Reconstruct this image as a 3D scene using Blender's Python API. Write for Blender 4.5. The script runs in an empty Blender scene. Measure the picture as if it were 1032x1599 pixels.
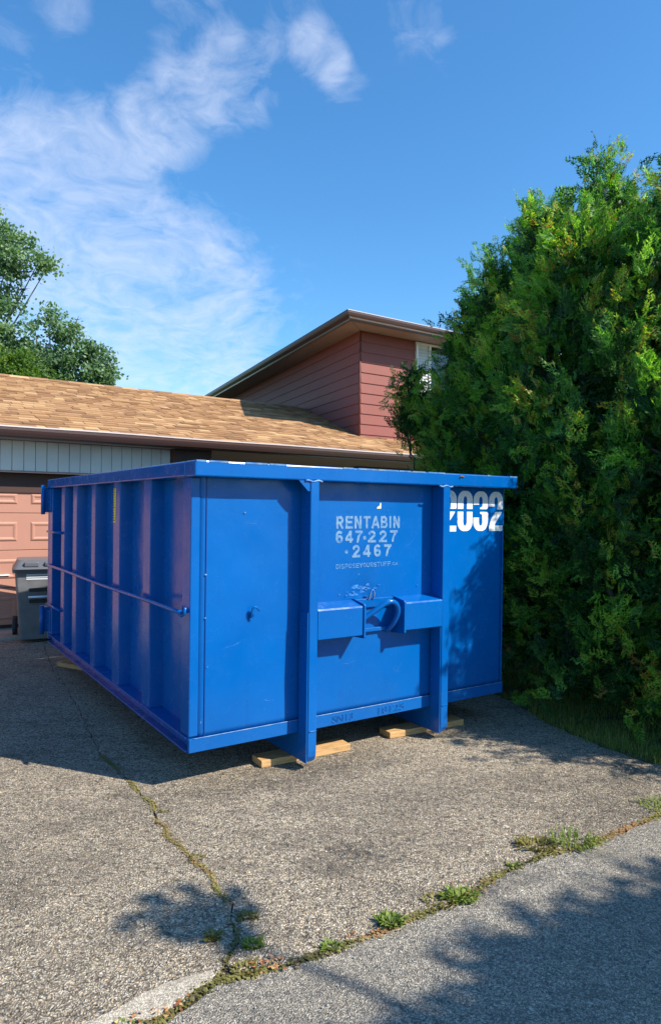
import bpy, bmesh, math, random
import numpy as np
from mathutils import Vector, Matrix, noise as mnoise
R = math.radians
random.seed(7); rng = np.random.default_rng(7)
scene = bpy.context.scene
col = scene.collection

# ------------------------------------------------------------------ camera
CAM_F, CAM_PITCH, CAM_ROLL, CAM_H = 1069.2, -0.00488, 0.01269, 1.488
cd = bpy.data.cameras.new('camera'); cam = bpy.data.objects.new('camera', cd); col.objects.link(cam)
cd.sensor_fit = 'VERTICAL'; cd.sensor_height = 36.0; cd.lens = CAM_F / 1599 * 36.0
cd.clip_start = 0.05; cd.clip_end = 2000
cam.matrix_world = Matrix.Translation((0, 0, CAM_H)) @ Matrix.Rotation(R(90) + CAM_PITCH, 4, 'X') @ Matrix.Rotation(CAM_ROLL, 4, 'Z')
scene.camera = cam

# ------------------------------------------------------------------ light
SUN_DIR = Vector((0.935, -0.355, 0.90)).normalized()
EL = math.asin(SUN_DIR.z); AZ = math.atan2(SUN_DIR.x, SUN_DIR.y)
sl = bpy.data.lights.new('sun', 'SUN'); sl.energy = 5.0; sl.angle = R(0.53); sl.color = (1.0, 0.93, 0.82)
so = bpy.data.objects.new('sun', sl); col.objects.link(so)
so.rotation_euler = (-SUN_DIR).to_track_quat('-Z', 'Y').to_euler(); so.location = SUN_DIR * 40

world = bpy.data.worlds.new('World'); scene.world = world; world.use_nodes = True
SKY_STRENGTH = 0.11
scene.view_settings.view_transform = 'Standard'; scene.view_settings.look = 'None'
scene.view_settings.gamma = 1; scene.view_settings.exposure = 0.80; scene.view_settings.use_curve_mapping = False
scene.render.engine = 'CYCLES'; scene.cycles.max_bounces = 8

def cam_dir(px, py):
    """direction of sky feature seen at a photo pixel"""
    x, y = px - 516, py - 799.5
    c, s = math.cos(-CAM_ROLL), math.sin(-CAM_ROLL)
    x, y = c * x - s * y, s * x + c * y
    return Vector((x, CAM_F, -y)).normalized()

def build_world():
    nt = world.node_tree; N = nt.nodes; L = nt.links; N.clear()
    out = N.new('ShaderNodeOutputWorld'); bg = N.new('ShaderNodeBackground'); bg.inputs[1].default_value = SKY_STRENGTH
    sky = N.new('ShaderNodeTexSky'); sky.sky_type = 'NISHITA'; sky.sun_disc = False
    sky.sun_elevation = EL; sky.sun_rotation = AZ; sky.ozone_density = 2.6; sky.air_density = 1.15; sky.dust_density = 0.4
    hs = N.new('ShaderNodeHueSaturation'); hs.inputs['Saturation'].default_value = 1.12; hs.inputs['Value'].default_value = 1.0
    tint = N.new('ShaderNodeMix'); tint.data_type = 'RGBA'; tint.blend_type = 'MULTIPLY'; tint.inputs['Factor'].default_value = 1
    tint.inputs[7].default_value = (.78, 1.02, 1.18, 1); L.new(sky.outputs[0], tint.inputs[6])   # the deep clean blue of this morning's air
    L.new(tint.outputs[2], hs.inputs['Color'])
    tc = N.new('ShaderNodeTexCoord'); vec = tc.outputs['Generated']
    def math_(op, a, b=None, clamp=False):
        m = N.new('ShaderNodeMath'); m.operation = op; m.use_clamp = clamp
        for i, v in enumerate((a, b)):
            if v is None: continue
            if isinstance(v, (int, float)): m.inputs[i].default_value = v
            else: L.new(v, m.inputs[i])
        return m.outputs[0]
    # the direction on a cloud layer: horizontal position where the ray meets the layer
    sep = N.new('ShaderNodeSeparateXYZ'); L.new(vec, sep.inputs[0])
    zc = math_('ADD', math_('MAXIMUM', sep.outputs[2], 0.02), 0.25)
    cx = math_('DIVIDE', sep.outputs[0], zc); cy = math_('DIVIDE', sep.outputs[1], zc)
    cmb = N.new('ShaderNodeCombineXYZ'); L.new(cx, cmb.inputs[0]); L.new(cy, cmb.inputs[1]); L.new(math_('MULTIPLY', sep.outputs[2], 0.6), cmb.inputs[2])
    warp = N.new('ShaderNodeTexNoise'); warp.inputs['Scale'].default_value = 3.2; warp.inputs['Detail'].default_value = 3
    L.new(cmb.outputs[0], warp.inputs['Vector'])
    vm = N.new('ShaderNodeVectorMath'); vm.operation = 'MULTIPLY_ADD'
    L.new(warp.outputs['Color'], vm.inputs[0]); vm.inputs[1].default_value = (0.35, 0.35, 0.35); L.new(cmb.outputs[0], vm.inputs[2])
    n1 = N.new('ShaderNodeTexNoise'); n1.inputs['Scale'].default_value = 7.5; n1.inputs['Detail'].default_value = 7; n1.inputs['Roughness'].default_value = 0.58
    L.new(vm.outputs[0], n1.inputs['Vector'])
    n2 = N.new('ShaderNodeTexNoise'); n2.inputs['Scale'].default_value = 19; n2.inputs['Detail'].default_value = 6; n2.inputs['Roughness'].default_value = 0.62
    L.new(vm.outputs[0], n2.inputs['Vector'])
    # where the thin cloud banks lie
    blobs = [(300, 40, 80, .6), (375, 135, 75, .75), (270, 185, 80, .75), (185, 215, 75, .6), (95, 240, 90, .5), (40, 300, 120, .7),
             (150, 340, 110, .75), (60, 400, 110, .6), (215, 470, 200, .5), (180, 560, 230, .75), (330, 540, 190, .45), (60, 560, 200, .5), (455, 40, 55, .55), (500, 90, 50, .75), (540, 140, 40, .5), (650, 35, 60, .5), (710, 85, 40, .35),
             (0, 90, 70, .45), (100, 15, 50, .5), (-120, 350, 200, .6), (-200, 120, 160, .5), (820, 10, 40, .2)]
    acc = None
    for px, py, rad, amp in blobs:
        d = cam_dir(px, py)
        dp = N.new('ShaderNodeVectorMath'); dp.operation = 'DOT_PRODUCT'; L.new(vec, dp.inputs[0]); dp.inputs[1].default_value = d
        ang = rad / 1069 * (d.y) * 1.3
        mr = N.new('ShaderNodeMapRange'); mr.interpolation_type = 'SMOOTHERSTEP'
        L.new(dp.outputs['Value'], mr.inputs['Value']); mr.inputs['From Min'].default_value = math.cos(ang); mr.inputs['From Max'].default_value = 1.0
        mr.inputs['To Min'].default_value = 0; mr.inputs['To Max'].default_value = amp * .9
        acc = mr.outputs[0] if acc is None else math_('ADD', acc, mr.outputs[0])
    # the rest of the sky: the same thin cloud, scattered
    big = N.new('ShaderNodeTexNoise'); big.inputs['Scale'].default_value = 1.1; big.inputs['Detail'].default_value = 2; L.new(cmb.outputs[0], big.inputs['Vector'])
    side = N.new('ShaderNodeMapRange'); side.interpolation_type = 'SMOOTHSTEP'; L.new(sep.outputs[1], side.inputs['Value'])
    side.inputs['From Min'].default_value = 0.65; side.inputs['From Max'].default_value = 0.3; side.inputs['To Min'].default_value = 0.0; side.inputs['To Max'].default_value = 1.0
    bigm = N.new('ShaderNodeMapRange'); bigm.interpolation_type = 'SMOOTHSTEP'; L.new(big.outputs['Fac'], bigm.inputs['Value'])
    bigm.inputs['From Min'].default_value = 0.48; bigm.inputs['From Max'].default_value = 0.7; bigm.inputs['To Max'].default_value = 0.35
    acc = math_('ADD', acc, math_('MULTIPLY', bigm.outputs[0], side.outputs[0]))
    acc = math_('MINIMUM', acc, 0.95)
    tex = math_('ADD', math_('MULTIPLY', n1.outputs['Fac'], 0.62), math_('MULTIPLY', n2.outputs['Fac'], 0.58))
    # noise threshold lowered where the banks lie
    f = math_('SUBTRACT', math_('ADD', tex, math_('MULTIPLY', acc, 0.44)), 0.735)
    f = math_('MULTIPLY', f, 1.65, True)
    f = math_('MULTIPLY', f, math_('MINIMUM', math_('MULTIPLY', acc, 1.5), 1.0))
    f = math_('MULTIPLY', f, 0.75, True)
    mix = N.new('ShaderNodeMix'); mix.data_type = 'RGBA'; L.new(f, mix.inputs['Factor']); L.new(hs.outputs[0], mix.inputs[6])
    mix.inputs[7].default_value = (4.7, 5.1, 6.1, 1)
    L.new(mix.outputs[2], bg.inputs[0]); L.new(bg.outputs[0], out.inputs[0])
build_world()

# ------------------------------------------------------------------ materials
class Mat:
    def __init__(s, name, rough=0.6, color=(.5, .5, .5), metallic=0.0, spec=0.5):
        s.m = bpy.data.materials.new(name); s.m.use_nodes = True
        s.nt = s.m.node_tree; s.N = s.nt.nodes; s.L = s.nt.links
        s.b = s.N['Principled BSDF']; s.out = s.N['Material Output']
        s.b.inputs['Roughness'].default_value = rough; s.b.inputs['Base Color'].default_value = (*color, 1)
        s.b.inputs['Metallic'].default_value = metallic; s.b.inputs['Specular IOR Level'].default_value = spec
        s._tc = None
    def coord(s, kind='Object'):
        if s._tc is None: s._tc = s.N.new('ShaderNodeTexCoord')
        return s._tc.outputs[kind]
    def pos(s):
        g = s.N.new('ShaderNodeNewGeometry'); return g.outputs['Position']
    def mapping(s, v, scale=(1, 1, 1), rot=(0, 0, 0)):
        m = s.N.new('ShaderNodeMapping'); s.L.new(v, m.inputs[0]); m.inputs['Scale'].default_value = scale; m.inputs['Rotation'].default_value = rot; return m.outputs[0]
    def noise(s, scale, detail=4, rough=.55, v=None, out='Fac', dist=0):
        n = s.N.new('ShaderNodeTexNoise'); n.inputs['Scale'].default_value = scale; n.inputs['Detail'].default_value = detail; n.inputs['Roughness'].default_value = rough; n.inputs['Distortion'].default_value = dist
        s.L.new(v if v is not None else s.coord(), n.inputs['Vector']); return n.outputs[out]
    def voro(s, scale, v=None, out='Distance', feature='F1', rand=1.0):
        n = s.N.new('ShaderNodeTexVoronoi'); n.inputs['Scale'].default_value = scale; n.feature = feature; n.inputs['Randomness'].default_value = rand
        s.L.new(v if v is not None else s.coord(), n.inputs['Vector']); return n.outputs[out]
    def ramp(s, fac, stops):
        r = s.N.new('ShaderNodeValToRGB'); s.L.new(fac, r.inputs[0]); e = r.color_ramp.elements
        while len(e) < len(stops): e.new(0.5)
        for i, (p, c) in enumerate(stops):
            e[i].position = p; e[i].color = (*c, 1) if not isinstance(c, (int, float)) else (c, c, c, 1)
        return r.outputs[0]
    def mr(s, v, a, b, c=0, d=1):
        m = s.N.new('ShaderNodeMapRange'); s.L.new(v, m.inputs[0])
        for i, x in zip((1, 2, 3, 4), (a, b, c, d)): m.inputs[i].default_value = x
        return m.outputs[0]
    def mix(s, f, a, b, mode='MIX'):
        m = s.N.new('ShaderNodeMix'); m.data_type = 'RGBA'; m.blend_type = mode
        for i, x in ((0, f), (6, a), (7, b)):
            if isinstance(x, (int, float)): m.inputs[i].default_value = x
            elif isinstance(x, tuple): m.inputs[i].default_value = (*x, 1)
            else: s.L.new(x, m.inputs[i])
        return m.outputs[2]
    def math(s, op, a, b=0.0, clamp=False):
        m = s.N.new('ShaderNodeMath'); m.operation = op; m.use_clamp = clamp
        for i, x in enumerate((a, b)):
            if isinstance(x, (int, float)): m.inputs[i].default_value = x
            else: s.L.new(x, m.inputs[i])
        return m.outputs[0]
    def objrand(s): return s.N.new('ShaderNodeObjectInfo').outputs['Random']
    def attr(s, name):
        a = s.N.new('ShaderNodeAttribute'); a.attribute_name = name; return a.outputs
    def color(s, c): s.L.new(c, s.b.inputs['Base Color']); return s
    def rough(s, c): s.L.new(c, s.b.inputs['Roughness']); return s
    def bump(s, h, strength=0.3, dist=0.01):
        b = s.N.new('ShaderNodeBump'); b.inputs['Strength'].default_value = strength; b.inputs['Distance'].default_value = dist
        s.L.new(h, b.inputs['Height'])
        if s.b.inputs['Normal'].is_linked: s.L.new(s.b.inputs['Normal'].links[0].from_socket, b.inputs['Normal'])
        s.L.new(b.outputs[0], s.b.inputs['Normal']); return s

M = {}
def make_blue(name, dark=1.0, wear=1.0):
    m = Mat(name, .3, spec=.26)
    P = m.pos()
    n = m.noise(1.3, 4, .6, P); n2 = m.noise(9, 6, .65, P)
    c = m.ramp(n, [(.3, (.0001, .084, .32)), (.7, (.0001, .104, .38))])
    # chalky, scuffed patches and small chips
    sc = m.mr(m.noise(3.1, 7, .7, m.mapping(P, (1, 1, 1.3))), .62, .78, 0, .35 * wear)
    c = m.mix(sc, c, (.003, .140, .43))
    scr = m.mr(m.noise(14, 3, .5, m.mapping(P, (1, 1, .12)), dist=.4), .70, .76, 0, .28 * wear)
    c = m.mix(scr, c, (.06, .18, .46))
    chip = m.mr(m.noise(38, 2, .5, P), .765, .79, 0, .8 * wear)
    chipmask = m.mr(m.noise(2.3, 2, .5, P), .5, .62, 0, 1)
    c = m.mix(m.math('MULTIPLY', chip, chipmask), c, (.22, .30, .42))
    run = m.noise(5, 5, .6, m.mapping(P, (7, 7, .35)))
    c = m.mix(m.mr(run, .60, .74, 0, .30 * wear), c, (.004, .060, .24))
    rustm = m.math('MULTIPLY', m.mr(m.noise(22, 4, .7, m.mapping(P, (1, 1, .45))), .70, .76, 0, .8), m.mr(m.noise(1.7, 2, .5, P), .58, .66, 0, 1))
    c = m.mix(rustm, c, (.12, .055, .035))
    # dust gathered low down
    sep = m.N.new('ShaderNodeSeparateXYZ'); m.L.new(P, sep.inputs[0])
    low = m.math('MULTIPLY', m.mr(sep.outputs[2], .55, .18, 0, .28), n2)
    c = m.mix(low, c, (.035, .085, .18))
    m.color(c); m.rough(m.mr(n2, .3, .75, .14, .36)); m.bump(m.noise(5, 4, .55, P), .12, .02); m.bump(m.noise(60, 3, .6, P), .05, .004)
    return m.m
M['blue'] = make_blue('bin_paint'); M['blue_worn'] = make_blue('bin_paint_worn', wear=2.2)
m = Mat('edge_bare', .5); m.color(m.ramp(m.noise(18, 5, .7, m.pos()), [(.35, (.01, .12, .40)), (.52, (.08, .20, .40)), (.64, (.22, .27, .33)), (.72, (.18, .09, .05))])); M['edge'] = m.m
m = Mat('stencil_white', .55); m.color(m.ramp(m.noise(26, 6, .7, m.pos()), [(.30, (.30, .42, .60)), (.40, (.66, .69, .72)), (.60, (.74, .74, .73)), (.66, (.20, .34, .56))])); M['white_paint'] = m.m
m = Mat('stencil_faded', .5); m.color(m.ramp(m.noise(40, 5, .7, m.pos()), [(.34, (.01, .12, .38)), (.47, (.10, .22, .40)), (.64, (.17, .29, .41))])); M['faded_paint'] = m.m
m = Mat('stencil_smudge', .5); m.color(m.ramp(m.noise(60, 5, .7, m.pos()), [(.35, (.006, .11, .42)), (.5, (.06, .20, .44)), (.65, (.14, .28, .46))])); M['smudge_paint'] = m.m
m = Mat('sticker_yellow', .45); m.color(m.ramp(m.noise(30, 4, .6, m.pos()), [(.4, (.80, .62, .03)), (.6, (.90, .74, .10))])); M['yellow'] = m.m
M['black'] = Mat('sticker_black', .5, (.012, .012, .014)).m
m = Mat('sticker_pale', .5); m.color(m.ramp(m.noise(90, 3, .6, m.pos()), [(.4, (.65, .66, .6)), (.6, (.7, .6, .12))])); M['pale'] = m.m
M['weld'] = Mat('weld_bead', .35, (.002, .05, .25)).m
M['rust'] = Mat('rust', .8, (.16, .07, .04)).m
m = Mat('bin_floor_dark', .8); m.color(m.ramp(m.noise(6, 5, .6, m.pos()), [(.4, (.03, .03, .035)), (.6, (.10, .06, .04))])); M['under'] = m.m

def make_wood(name, base):
    m = Mat(name, .75); v = m.mapping(m.coord(), (1.2, 9, 9))
    a = m.noise(6, 6, .6, v, dist=.8)
    b = m.noise(3, 3, .5)
    c = m.ramp(a, [(.3, tuple(x * .55 for x in base)), (.5, base), (.7, tuple(min(1, x * 1.2) for x in base))])
    c = m.mix(m.mr(b, .5, .7, 0, .4), c, tuple(x * .6 for x in base))
    m.color(c); m.bump(a, .4, .003); return m.m
M['wood'] = make_wood('raw_pine', (.50, .29, .12))

# asphalt
def make_asphalt(name, stops, scale, tint_a, tint_b, stain=.75, bump=1.0):
    m = Mat(name, .92, spec=.25); P = m.pos()
    wv = m.mix(.035, P, m.noise(30, 2, .5, P, 'Color'))
    cell = m.voro(scale, wv, 'Color'); dist = m.voro(scale, wv, 'Distance')
    sx = m.N.new('ShaderNodeSeparateXYZ'); m.L.new(cell, sx.inputs[0])
    c = m.ramp(sx.outputs[0], stops)
    warm = m.mix(m.mr(sx.outputs[1], .3, .9), (1, 1, 1), tint_a); c = m.mix(.7, c, m.mix(1.0, c, warm, 'MULTIPLY'))
    # dark binder in the pits between the stones
    pit = m.mr(dist, .30, .62, 0, 1)
    c = m.mix(m.math('MULTIPLY', pit, .65), c, tint_b)
    fine = m.noise(scale * .33, 5, .75, P)
    c = m.mix(m.mr(fine, .53, .68, 0, .72), c, tint_b)
    pock = m.noise(scale * .20, 5, .75, m.mapping(P, (1, 1.3, 1)))
    c = m.mix(m.mr(pock, .55, .62, 0, .85), c, tint_b)
    # broad wear: pale and dark areas
    big = m.noise(.9, 6, .62, P); med = m.noise(5.5, 5, .65, P)
    c = m.mix(m.mr(big, .42, .72, 0, .34), c, tuple(x * .75 for x in tint_b))
    c = m.mix(m.math('MULTIPLY', m.mr(med, .55, .78, 0, stain), m.mr(big, .40, .62, .25, 1)), c, tuple(x * .6 for x in tint_b))
    streak = m.noise(3.0, 5, .6, m.mapping(P, (1.0, 3.2, 1), (0, 0, R(-25))))
    c = m.mix(m.mr(streak, .53, .70, 0, .45), c, tint_b)
    m.color(c)
    m.bump(m.math('ADD', m.math('MULTIPLY', dist, -1.0), m.math('MULTIPLY', fine, .9)), .85 * bump, .011)
    m.bump(med, .35, .03)
    return m
m = make_asphalt('driveway_asphalt', [(0, (.13, .108, .080)), (.18, (.42, .355, .265)), (.5, (.58, .50, .38)), (.85, (.70, .61, .475)), (1, (.84, .76, .61))], 132, (1.0, .86, .68), (.070, .060, .050))
# dark spots
def spots(m, lst):
    P = m.pos(); c = m.b.inputs['Base Color'].links[0].from_socket
    wob = m.noise(7, 5, .7, P); grit = m.mr(m.noise(34, 4, .75, P), .40, .56, .15, 1)
    for x, y, rx, ry, a, k in lst:
        mp = m.N.new('ShaderNodeMapping'); mp.vector_type = 'TEXTURE'; m.L.new(P, mp.inputs[0])
        mp.inputs['Location'].default_value = (x, y, 0); mp.inputs['Rotation'].default_value = (0, 0, a); mp.inputs['Scale'].default_value = (rx, ry, 1)
        ln = m.N.new('ShaderNodeVectorMath'); ln.operation = 'LENGTH'; m.L.new(mp.outputs[0], ln.inputs[0])
        f = m.math('ADD', ln.outputs['Value'], m.mr(wob, .3, .7, -.6, .6))
        c = m.mix(m.math('MULTIPLY', m.mr(f, .1, 1.35, k, 0), grit), c, (.045, .042, .04))
    m.color(c)
spots(m, [(-.55, 3.62, .9, .22, .5, .55), (.55, 3.55, .8, .25, .3, .45), (1.35, 3.35, .5, .25, .6, .5), (-1.5, 2.7, .6, .25, .2, .35), (.10, 2.95, .22, .16, .3, .85), (-.10, 3.08, .25, .10, .3, .4), (.05, 3.95, .45, .18, .55, .5), (-.98, 2.10, .5, .06, .5, .35),
          (1.75, 3.9, .3, .16, .9, .6), (1.2, 3.75, .45, .12, -.2, .35), (-1.45, 2.30, .25, .06, .2, .4), (.30, 2.62, .12, .08, 0, .5)])
M['drive'] = m.m
m = make_asphalt('road_asphalt', [(0, (.16, .14, .11)), (.3, (.38, .335, .265)), (.6, (.50, .445, .355)), (.85, (.60, .54, .44)), (1, (.70, .64, .53))], 190, (1, .95, .88), (.085, .083, .08), .35, .8)
spots(m, [(.62, 2.70, .30, .035, .62, .7), (.75, 2.72, .3, .03, .62, .5)])
M['road'] = m.m
m = make_asphalt('patch_asphalt', [(0, (.30, .27, .22)), (.3, (.52, .47, .38)), (.7, (.66, .60, .49)), (1, (.75, .69, .57))], 190, (1, .92, .82), (.22, .19, .15), .3, .5); M['patch'] = m.m
m = Mat('old_concrete', .9); P = m.pos(); v = m.noise(90, 4, .7, P)
m.color(m.mix(m.mr(m.noise(8, 5, .6, P), .4, .7, 0, .5), m.ramp(v, [(.3, (.16, .15, .13)), (.5, (.34, .31, .27)), (.7, (.48, .45, .39))]), (.2, .18, .15))); m.bump(v, .6, .006); M['concrete'] = m.m
m = Mat('soil', .95); P = m.pos(); v = m.noise(45, 5, .7, P)
m.color(m.ramp(v, [(.3, (.012, .010, .007)), (.5, (.045, .034, .02)), (.7, (.10, .07, .035))])); m.bump(v, .8, .02); M['soil'] = m.m
m = Mat('lawn_ground', .95); P = m.pos(); v = m.noise(30, 5, .7, P)
m.color(m.ramp(v, [(.3, (.02, .03, .01)), (.5, (.05, .07, .02)), (.75, (.11, .10, .04))])); m.bump(v, .8, .03); M['lawn'] = m.m

def make_leaf(name, stops, trans=.35, rough=.5):
    m = Mat(name, rough, spec=.3); a = m.attr('tint')
    c = m.ramp(a['Fac'], stops); m.color(c)
    t = m.N.new('ShaderNodeBsdfTranslucent'); m.L.new(m.mix(1.0, c, (1.5, 1.6, .6), 'MULTIPLY'), t.inputs[0])
    mx = m.N.new('ShaderNodeMixShader'); mx.inputs[0].default_value = trans
    m.L.new(m.b.outputs[0], mx.inputs[1]); m.L.new(t.outputs[0], mx.inputs[2]); m.L.new(mx.outputs[0], m.out.inputs[0])
    return m.m
M['cedar'] = make_leaf('cedar_foliage', [(0, (.010, .040, .016)), (.35, (.045, .165, .034)), (.7, (.165, .38, .045)), (.93, (.38, .57, .07)), (.965, (.34, .24, .05)), (1, (.40, .20, .06))], .42)  # low tints stand in for inner shade, high ones for sunlit sprays
M['maple'] = make_leaf('maple_foliage', [(0, (.07, .13, .07)), (.5, (.14, .24, .12)), (1, (.26, .36, .21))], .4)
M['shrub'] = make_leaf('vine_foliage', [(0, (.05, .11, .02)), (.5, (.10, .19, .03)), (1, (.2, .28, .05))], .4)
M['blade'] = make_leaf('grass_blade', [(0, (.07, .12, .02)), (.5, (.18, .24, .04)), (.8, (.32, .32, .07)), (1, (.42, .32, .14))], .4)
M['weed'] = make_leaf('weed_leaf', [(0, (.07, .12, .02)), (.6, (.17, .23, .04)), (1, (.32, .33, .09))], .3)
M['weed_dry'] = make_leaf('dry_weed_leaf', [(0, (.10, .10, .025)), (.6, (.20, .17, .05)), (1, (.30, .26, .08))], .3)
M['moss'] = make_leaf('crack_moss', [(0, (.10, .09, .03)), (.35, (.20, .19, .05)), (.6, (.26, .18, .08)), (1, (.38, .18, .08))], .1)
M['litter'] = make_leaf('dry_leaf', [(0, (.20, .07, .03)), (.5, (.42, .17, .07)), (1, (.50, .36, .16))], .2)
m = Mat('bark', .9); v = m.noise(25, 5, .7, m.mapping(m.coord(), (1, 1, .15))); m.color(m.ramp(v, [(.35, (.035, .030, .024)), (.65, (.11, .095, .075))])); m.bump(v, .6, .02); M['bark'] = m.m

# house
def siding(name, base):
    m = Mat(name, .55, spec=.35); P = m.pos()
    c = m.mix(m.mr(m.noise(2.2, 5, .6, P), .4, .7, 0, .35), base, tuple(x * .78 for x in base))
    c = m.mix(m.mr(m.noise(40, 4, .7, m.mapping(P, (1, 1, .2))), .6, .75, 0, .25), c, tuple(min(1, x * 1.3) for x in base))
    m.color(c); m.bump(m.noise(120, 3, .6, P), .12, .003); return m.m
M['siding_red'] = siding('red_siding', (.215, .058, .044))
M['siding_red_trim'] = siding('red_trim', (.16, .05, .04))
M['siding_white'] = siding('white_siding', (.60, .62, .60))
M['brown'] = siding('dark_brown_paint', (.060, .028, .022))
M['door'] = siding('garage_door_paint', (.40, .195, .140))
M['gutter'] = Mat('gutter_metal', .3, (.075, .042, .038), spec=.6).m
M['lip_glint'] = Mat('gutter_lip', .25, (.55, .47, .46), spec=.6).m  # pale tone paints the light glinting off the gutter's top edge
M['soffit'] = siding('soffit_metal', (.27, .215, .19))
M['frame_white'] = siding('window_frame_white', (.70, .71, .70))
m = Mat('window_glass', .05, (.02, .025, .03), spec=.8); M['glass'] = m.m
M['blind'] = siding('blind_slats', (.62, .63, .63))
def shing(name, src):
    m = Mat(name, .9, spec=.2); P = m.pos()
    f = m.objrand() if src == 'obj' else m.attr('tint')['Fac']
    c = m.ramp(f, [(0, (.22, .12, .062)), (.25, (.30, .17, .085)), (.55, (.36, .21, .108)), (.8, (.42, .255, .13)), (1, (.52, .345, .18))])
    g = m.noise(160, 3, .7, P); c = m.mix(m.mr(g, .45, .7, 0, .35), c, (.16, .08, .04))
    c = m.mix(m.mr(m.noise(2.5, 4, .6, P), .5, .75, 0, .3), c, (.20, .10, .05))
    m.color(c); m.bump(g, .5, .004); return m.m
M['shingle'] = shing('shingle', 'obj'); M['shingle_far'] = shing('shingle_mass', 'attr')
M['felt'] = Mat('roof_felt', .9, (.05, .03, .02)).m
m = Mat('cart_plastic', .45); m.color(m.ramp(m.noise(7, 4, .6, m.pos()), [(.35, (.12, .122, .13)), (.7, (.17, .172, .18))])); m.bump(m.noise(300, 2, .5, m.pos()), .1, .002); M['cart'] = m.m
M['cart_lid'] = Mat('cart_lid_plastic', .4, (.10, .105, .12)).m
M['rubber'] = Mat('rubber', .7, (.015, .015, .017)).m
M['navy'] = Mat('navy_plastic', .4, (.03, .04, .10)).m
M['label_white'] = Mat('label_white', .5, (.7, .71, .74)).m

# ------------------------------------------------------------------ object helpers
def tag(o, label=None, cat=None, group=None, kind=None):
    for k, v in (('label', label), ('category', cat), ('group', group), ('kind', kind)):
        if v: o[k] = v
    return o
def empty(name, loc=(0, 0, 0), rz=0.0, label=None, cat=None, group=None):
    o = bpy.data.objects.new(name, None); col.objects.link(o); o.location = loc; o.rotation_euler = (0, 0, rz); o.empty_display_size = .2
    return tag(o, label, cat, group)
def link(name, me, mat, parent=None):
    o = bpy.data.objects.new(name, me); col.objects.link(o)
    if mat is not None and not me.materials: me.materials.append(mat)
    if parent: o.parent = parent
    return o
class MB:
    """mesh collector in local coordinates of its parent"""
    def __init__(s): s.v = []; s.f = []; s.sm = []
    def add(s, vs, fs, smooth=False):
        k = len(s.v); s.v += [tuple(v) for v in vs]; s.f += [tuple(i + k for i in f) for f in fs]; s.sm += [smooth] * len(fs); return s
    def box(s, x0, x1, y0, y1, z0, z1, bev=0.0):
        if bev <= 0:
            vs = [(x, y, z) for z in (z0, z1) for y in (y0, y1) for x in (x0, x1)]
            return s.add(vs, [(0, 2, 3, 1), (4, 5, 7, 6), (0, 1, 5, 4), (2, 6, 7, 3), (0, 4, 6, 2), (1, 3, 7, 5)])
        bm = bmesh.new(); bmesh.ops.create_cube(bm, size=1)
        for v in bm.verts: v.co = Vector(((x0 + x1) / 2 + v.co.x * (x1 - x0), (y0 + y1) / 2 + v.co.y * (y1 - y0), (z0 + z1) / 2 + v.co.z * (z1 - z0)))
        bmesh.ops.bevel(bm, geom=bm.edges[:], offset=bev, segments=2, profile=.5, affect='EDGES')
        return s.frombm(bm)
    def frombm(s, bm, smooth=False):
        bm.verts.index_update(); s.add([v.co[:] for v in bm.verts], [[v.index for v in f.verts] for f in bm.faces], smooth); bm.free(); return s
    def prism(s, poly, axis, a, b):
        """extrude a 2D polygon along axis ('x','y','z') from a to b"""
        n = len(poly)
        def P(p, t): return {'x': (t, p[0], p[1]), 'y': (p[0], t, p[1]), 'z': (p[0], p[1], t)}[axis]
        vs = [P(p, a) for p in poly] + [P(p, b) for p in poly]
        fs = [tuple(range(n))[::-1], tuple(range(n, 2 * n))] + [(i, (i + 1) % n, n + (i + 1) % n, n + i) for i in range(n)]
        return s.add(vs, fs)
    def tube(s, pts, r, n=10, caps=True):
        pts = [Vector(p) for p in pts]; rs = r if isinstance(r, (list, tuple)) else [r] * len(pts)
        vs = []; up = Vector((0, 0, 1))
        for i, p in enumerate(pts):
            d = (pts[min(i + 1, len(pts) - 1)] - pts[max(i - 1, 0)]).normalized()
            if i == 0:
                a = d.orthogonal().normalized()
            else:
                a = (a - d * a.dot(d)); a = a.normalized() if a.length > 1e-6 else d.orthogonal().normalized()
            b = d.cross(a)
            vs += [p + (a * math.cos(t) + b * math.sin(t)) * rs[i] for t in [2 * math.pi * j / n for j in range(n)]]
        fs = [(i * n + j, i * n + (j + 1) % n, (i + 1) * n + (j + 1) % n, (i + 1) * n + j) for i in range(len(pts) - 1) for j in range(n)]
        s.add(vs, fs, True)
        if caps:
            k = len(s.v) - len(vs); s.f += [tuple(k + j for j in range(n))[::-1], tuple(k + len(vs) - n + j for j in range(n))]; s.sm += [False, False]
        return s
    def mesh(s, name):
        me = bpy.data.meshes.new(name); me.from_pydata(s.v, [], s.f); me.polygons.foreach_set('use_smooth', s.sm)
        bm = bmesh.new(); bm.from_mesh(me); bmesh.ops.recalc_face_normals(bm, faces=bm.faces); bm.to_mesh(me); bm.free(); me.update(); return me
    def build(s, name, mat, parent=None): return link(name, s.mesh(name), mat, parent)
def struct(o): o['kind'] = 'structure'; return o

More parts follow.
